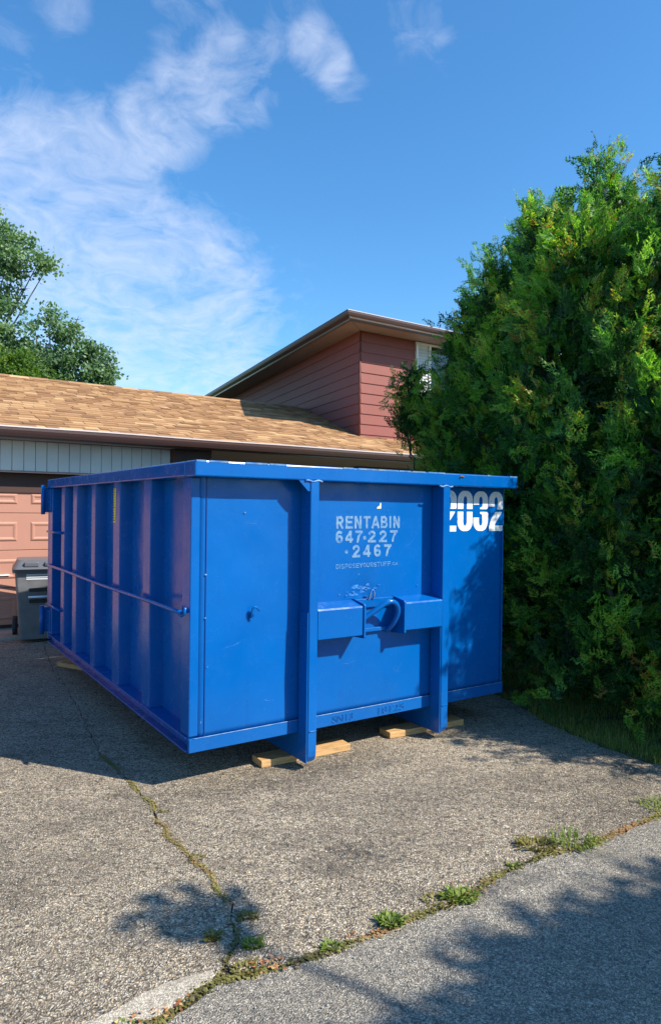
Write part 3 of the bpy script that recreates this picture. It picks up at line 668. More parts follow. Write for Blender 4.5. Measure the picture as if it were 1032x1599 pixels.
# ------------------------------------------------------------------ wood blocks
def plank(cx, cy, ang, L_, W_, label, h=.040):
    b = MB(); b.box(-L_ / 2, L_ / 2, -W_ / 2, W_ / 2, 0, h, .003); o = b.build('wood_block', M['wood']); o.location = (cx, cy, .0035); o.rotation_euler = (0, 0, ang)
    return tag(o, label, 'wood block', 'wood blocks under the bin skids')
plank(-.150, 4.105, R(31), .60, .130, 'raw pine block under the left front skid of the blue bin')
plank(.640, 4.630, R(30), .62, .125, 'raw pine block under the right front skid of the blue bin')
plank(-2.285, 6.27, R(-28), .42, .14, 'pinkish wood block under the far rear corner of the blue bin')

# ------------------------------------------------------------------ the house
house = empty('house', D0, H_b, 'brown and red sided split-level house with attached garage behind the blue bin', 'house')
ZG, ZR, RR, T2, R2, ZE, CW = 2.36, 3.60, 3.887, 5.647, 1.292, 4.586, R(114.08) - H_b
YG = -.45
SL = (ZR - ZG) / RR
def roofz(y): return ZG + (y - YG) * SL
# walls
b = MB(); b.box(-7, 1.852, -.15, -.02, 1.879, 2.235); gw = b.build('garage_wall', M['brown'], house)
bmw = MB().box(-6.9, 1.85, .06, .12, 0, 2.2).box(1.80, 1.852, -.15, .06, 0, 1.8788).build('wall', M['brown'], house)
for i in range(-52, 16):
    x0 = -.049 + (i) * .1268
    if x0 < -1.3 or x0 > 1.80: continue
    w_ = min(.1268, 1.852 - x0)
    o = MB().box(x0 + .003, x0 + w_ - .003, -.162, -.1505, 1.885, 2.232, .002).build('siding_board', M['siding_white'], gw)
MB().box(-1.4, 1.86, -.170, -.1505, 1.862, 1.884, .002).build('siding_trim', M['soffit'], gw)
# door
door = empty('garage_door'); door.parent = house
MB().box(-4.4, 1.60, -.02, .03, 1.632, 1.88).build('header_shade_trim', M['brown'], house)  # frame brown carried down as colour for the shade above the door
MB().box(1.60, 1.798, -.04, .03, 0, 1.87).build('door_jamb', M['brown'], house)
SEC = .4385
for k_ in range(4):
    z1 = 1.828 - k_ * SEC; z0 = z1 - SEC
    s_ = MB().box(-4.4, 1.595, .0, .035, max(z0 + .003, .034), min(z1 - .003, 1.66 if k_ == 0 else 9), .003).build('door_section', M['door'], door)
    for j in range(-7, 3):
        x1 = .042 + j * .645 + .0; x0 = x1 - .50
        if x0 < -2.2: continue
        pz0, pz1 = z0 + .105, z1 - .105
        if k_ == 0: pz1 = 1.66 - .04
        if k_ == 3: pz0 = .14
        # raised panel: sunk groove round a raised field
        b = MB(); ys = (0.0, -.012, -.012, -.003)
        ins = (0, .018, .030, .050)
        rings = []
        for yy, q in zip((-.0005, .0075 - .020, .0075 - .020, -.0005 - .004), ins):
            rings.append([(x0 + q, yy, pz0 + q), (x1 - q, yy, pz0 + q), (x1 - q, yy, pz1 - q), (x0 + q, yy, pz1 - q)])
        vs = [v for r_ in rings for v in r_]; fs = []
        for r_ in range(3):
            for t in range(4): fs.append((r_ * 4 + t, r_ * 4 + (t + 1) % 4, r_ * 4 + 4 + (t + 1) % 4, r_ * 4 + 4 + t))
        fs.append((12, 13, 14, 15)); b.add(vs, fs); b.build('door_panel', M['door'], s_)
MB().box(-.17, -.04, -.03, .0, .655, .668, .003).build('door_handle', M['frame_white'], door)
# porch side: recessed wall, soffit, beam
MB().box(1.853, 9.5, 1.6, 1.75, 0, 2.3).build('wall', M['brown'], house)
MB().box(1.8525, 2.36, -.32, -.16, 2.02, 2.24).build('beam', M['brown'], house)
for i in range(40):
    x0 = 2.362 + i * .2
    if x0 > 9.2: break
    MB().box(x0 + .002, x0 + .197, -.42, 1.59, 2.236, 2.246, .001).build('soffit_board', M['soffit'], house)
MB().box(1.853, 2.359, -.42, 1.59, 2.2405, 2.246).build('soffit_board', M['brown'], house)
MB().box(-7.2, 1.852, -.42, -.151, 2.236, 2.246).build('soffit_board', M['soffit'], house)
# garage roof deck
X0R, X1R = -7.2, 9.6
roof = MB().prism([(YG, ZG - .03), (YG + RR, ZR - .03), (YG + RR * 2, ZG - .03), (YG + RR * 2, ZG - .12), (YG, ZG - .10)], 'x', X0R, X1R).build('roof', M['felt'], house)
def gutter(x0, x1, parent):
    b = MB(); b.prism([(YG - .012, ZG - .115), (YG - .075, ZG - .105), (YG - .092, ZG - .075), (YG - .105, ZG - .045), (YG - .105, ZG - .004), (YG - .097, ZG - .004), (YG - .095, ZG - .05), (YG - .02, ZG - .09), (YG - .012, ZG - .01), (YG - .003, ZG - .01), (YG - .003, ZG - .115)], 'x', x0, x1); g = b.build('gutter', M['gutter'], parent)
    b = MB()
    for i in range(60):
        a = x0 + (x1 - x0) * i / 60; c = x0 + (x1 - x0) * (i + 1) / 60; za = .003 * math.sin(i * .7) ; zc = .003 * math.sin((i + 1) * .7)
        b.add([(a, YG - .112, ZG - .012 + za), (c, YG - .112, ZG - .012 + zc), (c, YG - .112, ZG + .004 + zc), (a, YG - .112, ZG + .004 + za), (a, YG - .100, ZG + .004 + za), (c, YG - .100, ZG + .004 + zc)], [(0, 1, 2, 3), (3, 2, 5, 4)])
    b.build('gutter_lip', M['lip_glint'], g)
gutter(X0R, X1R, house)
MB().box(X0R, X1R, YG + .0, YG + .02, ZG - .13, ZG - .032).build('fascia', M['gutter'], house)
# shingles
ang = math.atan(SL); EXP = .141; ca, sa = math.cos(ang), math.sin(ang)
def shingle_v(x, r, w, th=.010, ln=.20, wj=0):
    """8 corners; r = distance up the slope of the butt edge"""
    vs = []
    for (t, up_) in ((0, 0), (ln, 0), (0, 1), (ln, 1)):
        h = (.004 + (th if up_ else 0)) if t == 0 else (.001 if up_ else -.003)
        y = YG - .02 + (r + t) * ca - h * sa; z = ZG - .036 + (r + t) * sa + h * ca + .004
        vs += [(x, y, z), (x + w, y, z)]
    return vs
SF = [(0, 1, 3, 2), (4, 6, 7, 5), (0, 4, 5, 1), (0, 2, 6, 4), (1, 5, 7, 3)]
base_me = {}
def base_shingle(kind):
    if kind in base_me: return base_me[kind]
    w, th = kind; mb = MB(); v = shingle_v(0, 0, w, th); mb.add(v, SF); me = mb.mesh('shingle'); me.materials.append(M['shingle']); base_me[kind] = me; return me
random.seed(11); cells = []
rows = int(4.08 / EXP)
for r_ in range(rows + 1):
    x = -3.2 + (r_ % 2) * .17 + random.uniform(-.05, .05)
    while x < 8.2:
        w = random.choice((.10, .14, .18, .23, .28)); th = random.choice((.010, .019)); cells.append((x, r_, w, th)); x += w + .003
def cdist(c):
    p = D0 + hu * c[0] + hv * (YG + c[1] * EXP * ca); v = Vector((p.x, p.y, 2.4)) ; 
    scx = abs(v.x / v.y)
    return v.length - (c[2] * 4) + (100 if (v.x / v.y < -.50 or v.x / v.y > .2) else 0)
cells.sort(key=cdist)
for c in cells[:300]:
    o = bpy.data.objects.new('shingle', base_shingle((c[2], c[3]))); col.objects.link(o); o.parent = roof
    o.location = (c[0], c[1] * EXP * ca, c[1] * EXP * sa)
mb = MB(); tints = []
for c in cells[300:]:
    mb.add([(a, y + c[1] * EXP * ca, z + c[1] * EXP * sa) for a, y, z in shingle_v(c[0], 0, c[2], c[3])], SF); tints += [random.random()] * 5
me = bpy.data.meshes.new('shingle_field'); me.from_pydata(mb.v, [], mb.f); at = me.attributes.new('tint', 'FLOAT', 'FACE'); at.data.foreach_set('value', tints)
bm = bmesh.new(); bm.from_mesh(me); bmesh.ops.recalc_face_normals(bm, faces=bm.faces); bm.to_mesh(me); bm.free()
tag(link('shingle_field', me, M['shingle_far'], roof), kind='stuff')
for i in range(30):
    x0 = -3.2 + i * .305
    MB().prism([(YG + RR - .13, ZR - .045), (YG + RR, ZR + .008 + (i % 2) * .003), (YG + RR + .13, ZR - .045), (YG + RR, ZR - .02)], 'x', x0, x0 + .30).build('ridge_cap', M['shingle'], roof)
# upper storey
C0 = Vector((T2, YG + R2, 0)); wl = Vector((math.cos(CW), math.sin(CW), 0)); nl = Vector((-math.sin(CW), math.cos(CW), 0))  # nl points left/outward
UL, UW = 13.0, 7.5
upper = empty('upper_storey'); upper.parent = house
def para(x0, x1, t0, t1, z0, z1):
    """box in the skewed frame of the upper floor: x along the front, t along the left wall"""
    q = [C0 + Vector((x, 0, 0)) + wl * t for x, t in ((x0, t0), (x1, t0), (x1, t1), (x0, t1))]
    return MB().add([(p.x, p.y, z) for z in (z0, z1) for p in q], [(0, 3, 2, 1), (4, 5, 6, 7), (0, 1, 5, 4), (1, 2, 6, 5), (2, 3, 7, 6), (3, 0, 4, 7)])
para(0.02, UW, 0.02, UL, 2.2, ZE + .01).build('wall', M['brown'], upper)
BH = .1795
for i in range(11):
    z1 = ZE - i * BH; z0 = z1 - BH
    # front boards (lapped: butt edge stands proud), between the corner and the window
    for (xa, xb) in ((.0, 1.235),):
        b = MB(); b.prism([(C0.y + .02, z0 + .001), (C0.y - .020, z0 + .001), (C0.y - .020, z0 + .008), (C0.y - .006, z1), (C0.y + .02, z1)], 'x', C0.x + xa + .012, C0.x + xb); b.build('siding_board', M['siding_red'], upper)
    # left boards
    a = C0 + wl * .012; e = C0 + wl * UL
    vs = []
    for P_ in (a, e):
        for off, z in ((-.02, z0 + .001), (.020, z0 + .001), (.020, z0 + .008), (.006, z1), (-.02, z1)): vs.append((P_.x + nl.x * off, P_.y + nl.y * off, z))
    MB().add(vs, [(0, 1, 2, 3, 4), (5, 9, 8, 7, 6)] + [(j, (j + 1) % 5, 5 + (j + 1) % 5, 5 + j) for j in range(5)]).build('siding_board', M['siding_red'], upper)
MB().tube([(C0.x - .008, C0.y - .008, 2.6), (C0.x - .008, C0.y - .008, ZE)], .014, 8).build('corner_trim', M['siding_red_trim'], upper)
# boards beyond and below the window
for i in range(11):
    z1 = ZE - i * BH; z0 = z1 - BH
    MB().box(C0.x + 3.1, C0.x + UW, C0.y - .015, C0.y + .015, z0 + .003, z1 - .002).build('siding_board', M['siding_red'], upper)
MB().box(C0.x + 1.24, C0.x + 3.095, C0.y - .016, C0.y + .015, 2.6, 3.12).build('siding_panel', M['siding_red'], upper)
# window
win = empty('window'); win.parent = upper
wx0, wx1, wz0, wz1 = C0.x + 1.24, C0.x + 3.09, 3.14, ZE - .01
yb = C0.y
MB().box(wx0, wx0 + .055, yb - .045, yb + .02, wz0, wz1, .004).box(wx1 - .055, wx1, yb - .045, yb + .02, wz0, wz1, .004).box(wx0 + .056, wx1 - .056, yb - .045, yb + .02, wz0, wz0 + .05, .004).box(wx0 + .056, wx1 - .056, yb - .045, yb + .02, wz1 - .035, wz1, .004).build('window_frame', M['frame_white'], win)
MB().box(wx0 + .33, wx0 + .375, yb - .035, yb + .01, wz0 + .052, wz1 - .037, .003).build('mullion', M['frame_white'], win)
MB().box(wx0 - .02, wx1 + .02, yb - .08, yb + .02, wz0 - .035, wz0 - .002, .004).build('window_sill', M['frame_white'], win)
MB().box(wx0 + .38, wx1 - .056, yb + .0, yb + .006, wz0 + .051, wz1 - .036).build('pane', M['glass'], win)
for i in range(26):
    z_ = wz0 + .06 + i * .052
    if z_ + .04 > wz1 - .04: break
    MB().add([(wx0 + .058, yb - .012, z_), (wx0 + .328, yb - .012, z_), (wx0 + .328, yb + .006, z_ + .043), (wx0 + .058, yb + .006, z_ + .043)], [(0, 1, 2, 3)]).build('shutter_slat', M['blind'], win)
MB().box(wx0 + .058, wx0 + .328, yb + .010, yb + .018, wz0 + .052, wz1 - .037).build('shutter_back', M['blind'], win)
# eaves
EO = .47
def eave_pt(o1, o2):  # o1 beyond the front, o2 beyond the left wall
    return C0 + Vector((-o2 / abs(math.sin(CW)), 0, 0)) - wl * (o1 / abs(math.sin(CW)))
Ein = C0; Eo = eave_pt(EO, EO)
ER = Eo + Vector((UW + 1.2, 0, 0)); EL_ = Eo + wl * (UL + 1.2); EB = ER + wl * (UL + 1.2)
def quad_prism(pts, z0, z1):
    n = len(pts); return MB().add([(p.x, p.y, z) for z in (z0, z1) for p in pts], [tuple(range(n))[::-1], tuple(range(n, 2 * n))] + [(i, (i + 1) % n, n + (i + 1) % n, n + i) for i in range(n)])
WR = C0 + Vector((UW + .2, 0, 0)); WL = C0 + wl * (UL + .2)
quad_prism([Eo, ER, Vector((WR.x, WR.y, 0)), C0], ZE + .004, ZE + .014).build('soffit', M['soffit'], upper)
quad_prism([Eo + Vector((0, 0, 0)), C0, WL, EL_], ZE + .0045, ZE + .0145).build('soffit', M['soffit'], upper)
mb = MB(); mb.tube([(Eo.x + .03, Eo.y + .04, ZE + .003), (C0.x - .01, C0.y - .01, ZE + .003)], .006, 5); mb.build('soffit_seam', M['soffit'], upper)
# fascia + gutter swept along the two visible eaves
def sweep(P0, P1, outn, prof, name, mat, m0=0.0, m1=0.0):
    d = (P1 - P0).normalized(); vs = []
    for P_, mm in ((P0, -m0), (P1, m1)):
        for o_, z in prof: q = P_ + outn * o_ + d * (mm * o_); vs.append((q.x, q.y, z))
    n = len(prof); return MB().add(vs, [tuple(range(n)), tuple(range(n, 2 * n))[::-1]] + [(i, (i + 1) % n, n + (i + 1) % n, n + i) for i in range(n)]).build(name, mat, upper)
prof = [(-.02, ZE - .012), (.012, ZE - .012), (.02, ZE + .02), (.045, ZE + .03), (.085, ZE + .055), (.098, ZE + .09), (.098, ZE + .125), (.088, ZE + .125), (.02, ZE + .10), (-.02, ZE + .13)]
fn = Vector((0, -1, 0)); 
# mitre factor at the corner for the skewed angle
mit = math.tan((math.pi - (math.pi - CW + 0)) / 2) if False else 1 / math.tan((math.pi - CW) / 2 + 0) if False else math.tan((math.pi - CW) / 2)
turn = math.pi - (math.pi - (math.pi - CW)); k_m = math.tan((math.pi - CW) / 2) ; k_m = math.tan((math.pi - CW) / 2)
km = math.tan((math.pi - (math.pi - CW)) / 2) if False else 1.0 / math.tan(CW / 2)
sweep(Eo, ER, fn, prof, 'gutter', M['gutter'], km, 0); sweep(Eo, EL_, nl, prof, 'gutter', M['gutter'], km, 0)
lipp = [(.097, ZE + .120), (.103, ZE + .120), (.103, ZE + .131), (.090, ZE + .131)]
sweep(Eo, ER, fn, lipp, 'gutter_lip', M['lip_glint'], km, 0); sweep(Eo, EL_, nl, lipp, 'gutter_lip', M['gutter'], km, 0)  # painted glint on the sunlit front lip only, plain metal on the left
lp2 = [(.022, ZE + .018), (.050, ZE + .026), (.050, ZE + .034), (.022, ZE + .03)]
sweep(Eo, ER, fn, lp2, 'fascia_trim', M['lip_glint'], km, 0)
# low hipped roof on top
cz = ZE + .12; hp = .27
mid0 = (Eo + EL_) / 2 + Vector((3.6, 0, 0)); mid1 = (ER + EB) / 2 - Vector((3.6, 0, 0)); rz = cz + 1.5
vs = [(Eo.x, Eo.y, cz), (ER.x, ER.y, cz), (EB.x, EB.y, cz), (EL_.x, EL_.y, cz), (mid0.x, mid0.y, rz), (mid1.x, mid1.y, rz)]
MB().add(vs, [(0, 1, 5, 4), (1, 2, 5), (2, 3, 4, 5), (3, 0, 4), (3, 2, 1, 0)]).build('roof', M['shingle'], upper)

# ------------------------------------------------------------------ trash cart
cart = empty('wheeled_trash_cart', (-3.20, 7.60, .0), R(24), 'dark grey wheeled garbage cart with lid standing by the garage door', 'trash cart')
b = MB(); hb = [(-.21, -.20), (.21, -.20), (.21, .20), (-.21, .20)]; ht = [(-.265, -.30), (.265, -.30), (.265, .30), (-.265, .30)]
def frust(b, lo, hi, z0, z1, inset=.03):
    n = 4; pts0 = lo; pts1 = hi; bm = bmesh.new()
    v0 = [bm.verts.new((x, y, z0)) for x, y in pts0]; v1 = [bm.verts.new((x, y, z1)) for x, y in pts1]
    bm.faces.new(v0[::-1]); bm.faces.new(v1)
    es = []
    for i in range(n): bm.faces.new((v0[i], v0[(i + 1) % n], v1[(i + 1) % n], v1[i]))
    bmesh.ops.bevel(bm, geom=[e for e in bm.edges if abs(e.verts[0].co.z - e.verts[1].co.z) > .01], offset=inset, segments=4, profile=.5, affect='EDGES')
    b.frombm(bm)
frust(b, hb, ht, .04, .80); body = b.build('cart_body', M['cart'], cart)
b = MB(); frust(b, [(-.285, -.32), (.285, -.32), (.285, .32), (-.285, .32)], [(-.29, -.325), (.29, -.325), (.29, .325), (-.29, .325)], .765, .805, .04); b.build('cart_rim', M['cart_lid'], cart)
b = MB(); frust(b, [(-.285, -.36), (.285, -.36), (.285, .33), (-.285, .33)], [(-.24, -.22), (.24, -.22), (.24, .29), (-.24, .29)], .806, .895, .05)
b.box(-.17, -.03, -.335, -.20, .83, .878, .008); b.box(.03, .17, -.335, -.20, .83, .878, .008); b.build('cart_lid', M['cart_lid'], cart)
b = MB(); b.tube([(-.24, .36, .86), (.24, .36, .86)], .016, 10); b.box(-.25, -.21, .24, .37, .80, .88, .006); b.box(.21, .25, .24, .37, .80, .88, .006); b.build('cart_handle', M['navy'], cart)
b = MB(); b.box(-.225, -.18, .245, .33, .10, .78, .006); b.box(.18, .225, .245, .33, .10, .78, .006); b.build('cart_spine', M['navy'], cart)
for sx in (-1, 1):
    b = MB(); b.tube([(sx * .235, .27, .115), (sx * .285, .27, .115)], .115, 20); w = b.build('cart_wheel', M['rubber'], cart)
    b = MB(); b.tube([(sx * .284, .27, .115), (sx * .292, .27, .115)], .05, 12); b.build('hub', M['cart_lid'], w)
tilt = (.30 - .20) / .76
def cf(x, z, o=.004): return (x, -.20 - (z - .04) * tilt - o, z)
b = MB()
for i, (z_, w_) in enumerate(((.735, .36), (.712, .33), (.69, .36))):
    b.add([cf(-.15, z_), cf(-.15 + w_, z_), cf(-.15 + w_, z_ + .014), cf(-.15, z_ + .014)], [(0, 1, 2, 3)])
b.build('printed_label', M['label_white'], cart)
b = MB(); b.box(-.12, .12, -.285, -.262, .56, .60, .004); b.box(-.12, .12, -.275, -.25, .44, .475, .004); b.build('lift_slot', M['rubber'], cart)
b = MB(); b.tube([(-.13, -.285, .505), (.13, -.285, .505)], .011, 8); b.build('lift_bar', M['label_white'], cart)

# ------------------------------------------------------------------ foliage
def quat_frames(d, roll):
    """rotation matrices (n,3,3) taking +Z (spray axis) to d"""
    d = d / np.linalg.norm(d, axis=1, keepdims=True); n = len(d)
    ref = np.where(np.abs(d[:, 2:3]) < .9, np.array([[0, 0, 1.]]), np.array([[1., 0, 0]]))
    a = np.cross(ref, d); a /= np.linalg.norm(a, axis=1, keepdims=True); b_ = np.cross(d, a)
    c, s = np.cos(roll)[:, None], np.sin(roll)[:, None]
    x = a * c + b_ * s; y = -a * s + b_ * c
    return np.stack([x, y, d], axis=2)
def instance_mesh(name, protos, pos, dirs, scl, tint, tvar=.12):
    """joins many small copies of leaf prototypes (verts (n,3), quads) into one mesh"""
    rot = quat_frames(dirs, rng.uniform(0, 2 * np.pi, len(pos))); pick = rng.integers(0, len(protos), len(pos))
    V = []; F = []; T = []; off = 0
    for k_, (pv, pf) in enumerate(protos):
        m_ = np.where(pick == k_)[0]
        if not len(m_): continue
        vv = np.einsum('nij,vj->nvi', rot[m_], pv) * scl[m_][:, None, None] + pos[m_][:, None, :]
        V.append(vv.reshape(-1, 3)); nf = len(pf)
        ff = pf[None] + (np.arange(len(m_)) * len(pv))[:, None, None] + off; F.append(ff.reshape(-1, 4)); off += len(m_) * len(pv)
        T.append(np.clip(np.repeat(tint[m_], nf) + rng.normal(0, tvar, len(m_) * nf) * (np.repeat(tint[m_], nf) < .94), 0, 1))
    V = np.concatenate(V); F = np.concatenate(F); T = np.concatenate(T)
    me = bpy.data.meshes.new(name); me.vertices.add(len(V)); me.vertices.foreach_set('co', V.astype(np.float32).ravel())
    me.loops.add(F.size); me.loops.foreach_set('vertex_index', F.astype(np.int32).ravel())
    me.polygons.add(len(F)); me.polygons.foreach_set('loop_start', np.arange(0, F.size, 4, dtype=np.int32)); me.polygons.foreach_set('loop_total', np.full(len(F), 4, np.int32))
    at = me.attributes.new('tint', 'FLOAT', 'FACE'); at.data.foreach_set('value', T.astype(np.float32)); me.update(calc_edges=True); me.validate(); return me
def leafquad(base, d, L_, W_, nrm):
    d = Vector(d).normalized(); s = d.cross(nrm).normalized(); b0 = Vector(base)
    return [b0, b0 + d * L_ * .45 + s * W_ / 2, b0 + d * L_, b0 + d * L_ * .45 - s * W_ / 2]
def cedar_spray(seed, L_=.15):
    """flat fan of scale-leaved twigs: side twigs alternate off a curved stem"""
    rr = random.Random(seed); vs = []; fs = []
    def add(q): k_ = len(vs); vs.extend([tuple(p) for p in q]); fs.append((k_, k_ + 1, k_ + 2, k_ + 3))
    n = 6; stem = []
    bend = rr.uniform(-.25, .25)
    for i in range(n + 1): t = i / n; stem.append(Vector((bend * L_ * t * t, .10 * L_ * math.sin(t * 2.2), L_ * t)))
    for i in range(n):
        p = stem[i]; d = stem[i + 1] - p
        add(leafquad(p, d, d.length * 1.25, .007, Vector((0, 1, 0))))
        for sgn in (-1, 1):
            if rr.random() < .12: continue
            q = p.lerp(stem[i + 1], .5 if sgn > 0 else .1); l = L_ * (.46 - .32 * i / n) * rr.uniform(.75, 1.2)
            dd = Vector((sgn * rr.uniform(.6, .95), rr.uniform(-.25, .25), rr.uniform(.6, .9)))
            nn = Vector((rr.uniform(-.35, .35), 1, rr.uniform(-.35, .35)))
            add(leafquad(q, dd, l, .0115, nn))
            if i < 4:
                q2 = q + dd.normalized() * l * .45
                add(leafquad(q2, dd + Vector((-sgn * .7, 0, .5)), l * .55, .010, nn))
                add(leafquad(q2 - dd.normalized() * l * .1, dd + Vector((sgn * .5, 0, -.4)), l * .45, .010, nn))
    return np.array(vs), np.array(fs)
SPRAYS = [cedar_spray(i) for i in range(7)]
def cedar(x, y, leaders, n, label, seed, sparse=()):
    """leaders: (dx, dy, top height, radius, base height)"""
    r_ = np.random.default_rng(seed); t = empty('cedar_tree', (x, y, 0), 0, label, 'cedar tree', 'cedars beside the bin')
    P, D, S, T = [], [], [], []
    area = [l[3] * l[2] for l in leaders]
    for (dx, dy, h, rad, zb), ar in zip(leaders, area):
        # plume tufts on the leader's surface
        nt = int(n * ar / sum(area) / 18)
        tt = r_.uniform(0, 1, nt) ** .9; th = r_.uniform(0, 2 * np.pi, nt)
        prof = np.where(tt < .45, .92 + .08 * np.sin(tt / .45 * np.pi / 2), np.maximum(0, 1 - ((tt - .45) / .55) ** 1.7)) 
        lump = 1 + .17 * np.sin(th * 3 + tt * 9 + seed) + .13 * np.sin(th * 7 - tt * 17)
        depth = 1 - np.abs(r_.normal(0, .12, nt))
        R_ = rad * prof * lump * depth + .02
        c = np.stack([dx + np.cos(th) * R_, dy + np.sin(th) * R_, zb + (h - zb) * tt], 1)
        out = np.stack([np.cos(th), np.sin(th), np.zeros(nt)], 1)
        tuftbright = np.clip(r_.normal(.44, .26, nt) + .12 * (tt > .55), .02, .93)  # random tuft tone, raised towards the top as painted sunlight
        for i in range(nt):
            m_ = r_.integers(12, 26); sz = r_.uniform(.10, .22)
            axis = out[i] * r_.uniform(.15, .7) + np.array([0, 0, .9 if r_.random() < .8 else -.2]); axis /= np.linalg.norm(axis)
            u_ = r_.uniform(-1, 1, m_); spread = r_.normal(0, .34, (m_, 3)) * sz
            pp = c[i] + axis * (u_ * sz * 1.35)[:, None] + spread * (1 - .4 * u_)[:, None]
            dd = axis + r_.normal(0, .42, (m_, 3)) + out[i] * .3
            P.append(pp); D.append(dd); S.append(r_.uniform(.45, 1.1, m_)); T.append(np.full(m_, tuftbright[i]) + r_.normal(0, .06, m_))
        # inner fill so the crown is not hollow, tinted dark as painted inner shade
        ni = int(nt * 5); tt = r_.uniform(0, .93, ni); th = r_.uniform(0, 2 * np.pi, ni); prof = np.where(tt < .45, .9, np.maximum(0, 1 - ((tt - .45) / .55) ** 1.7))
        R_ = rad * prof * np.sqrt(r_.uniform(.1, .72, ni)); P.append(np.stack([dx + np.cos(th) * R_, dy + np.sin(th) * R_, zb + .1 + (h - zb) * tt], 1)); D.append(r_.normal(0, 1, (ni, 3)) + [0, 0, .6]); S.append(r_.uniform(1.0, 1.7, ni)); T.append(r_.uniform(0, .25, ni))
    P = np.concatenate(P); D = np.concatenate(D); S = np.concatenate(S); T = np.concatenate(T)
    T = np.clip(T, 0, .93); T[r_.random(len(T)) < .004] = .98
    keep = P[:, 2] > .06
    # nothing grows through the steel bin
    wx = P[:, 0] + x - OB.x; wy = P[:, 1] + y - OB.y; bs = wx * ub.x + wy * ub.y; bt = wx * vb.x + wy * vb.y
    keep &= ~((bs > -.05) & (bs < BW + .10) & (bt > -.20) & (bt < BL + .2) & (P[:, 2] < 1.80)); P, D, S, T = P[keep], D[keep], S[keep], T[keep]
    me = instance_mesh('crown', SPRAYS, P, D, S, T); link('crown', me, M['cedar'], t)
    b = MB(); k_ = 0
    for (dx, dy, h, rad, zb) in leaders:
        if zb > 1.5: b.tube([(0, 0, zb - .5), (dx * .6, dy * .6, zb - .1), (dx, dy, h * .92)], [.018, .012, .004], 5); continue
        b.tube(smooth([(dx * .15, dy * .15, -.05), (dx * .5, dy * .5, h * .3), (dx * .9, dy * .9, h * .65), (dx, dy, h * .80)], 3), [.055 - .004 * i for i in range(10)][:10], 8)
    for i in range(46):
        l = leaders[r_.integers(0, len(leaders))]; z_ = r_.uniform(.25, l[2] * .85); th = r_.uniform(0, 2 * np.pi); q = l[3] * r_.uniform(.7, .98) * max(.15, 1 - max(0, z_ / l[2] - .5) * 1.6)
        o = Vector((l[0] * min(1, z_ / l[2] + .3), l[1] * min(1, z_ / l[2] + .3), z_)); e = o + Vector((math.cos(th) * q, math.sin(th) * q, r_.uniform(.15, .5)))
        wpt = OB.x; ex, ey = e.x + x - OB.x, e.y + y - OB.y
        if ex * ub.x + ey * ub.y < BW + .1 and e.z < 1.85: continue
        b.tube([o, o.lerp(e, .5) + Vector((0, 0, -.05)), e], [.014, .010, .004], 5)
    b.build('trunk', M['bark'], t)
    return t
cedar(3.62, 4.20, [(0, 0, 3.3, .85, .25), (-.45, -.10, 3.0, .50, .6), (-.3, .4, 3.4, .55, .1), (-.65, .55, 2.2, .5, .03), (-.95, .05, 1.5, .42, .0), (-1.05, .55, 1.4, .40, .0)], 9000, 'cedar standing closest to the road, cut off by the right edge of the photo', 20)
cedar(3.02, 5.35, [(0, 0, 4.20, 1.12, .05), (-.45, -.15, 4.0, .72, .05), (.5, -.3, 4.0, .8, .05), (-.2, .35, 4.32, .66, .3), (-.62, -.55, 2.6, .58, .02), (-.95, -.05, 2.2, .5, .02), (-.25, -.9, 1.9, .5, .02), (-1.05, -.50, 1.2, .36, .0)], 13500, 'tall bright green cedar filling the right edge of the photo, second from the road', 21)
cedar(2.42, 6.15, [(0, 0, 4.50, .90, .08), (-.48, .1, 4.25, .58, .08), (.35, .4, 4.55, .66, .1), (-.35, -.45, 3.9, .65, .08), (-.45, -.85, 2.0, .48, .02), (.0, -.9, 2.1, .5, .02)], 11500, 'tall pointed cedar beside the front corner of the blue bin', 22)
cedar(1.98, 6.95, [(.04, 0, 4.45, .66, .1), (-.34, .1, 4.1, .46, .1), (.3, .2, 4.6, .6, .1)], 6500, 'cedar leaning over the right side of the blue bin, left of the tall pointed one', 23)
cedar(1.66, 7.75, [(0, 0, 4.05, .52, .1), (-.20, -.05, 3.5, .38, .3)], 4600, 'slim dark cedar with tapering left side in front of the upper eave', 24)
cedar(1.56, 8.45, [(0, 0, 3.2, .32, .1), (-.22, .0, 2.75, .26, .4), (-.62, -.35, 3.05, .13, 2.35), (-.50, -.2, 2.75, .14, 2.2)], 2400, 'lowest cedar, hiding part of the red siding and the upper window', 25)

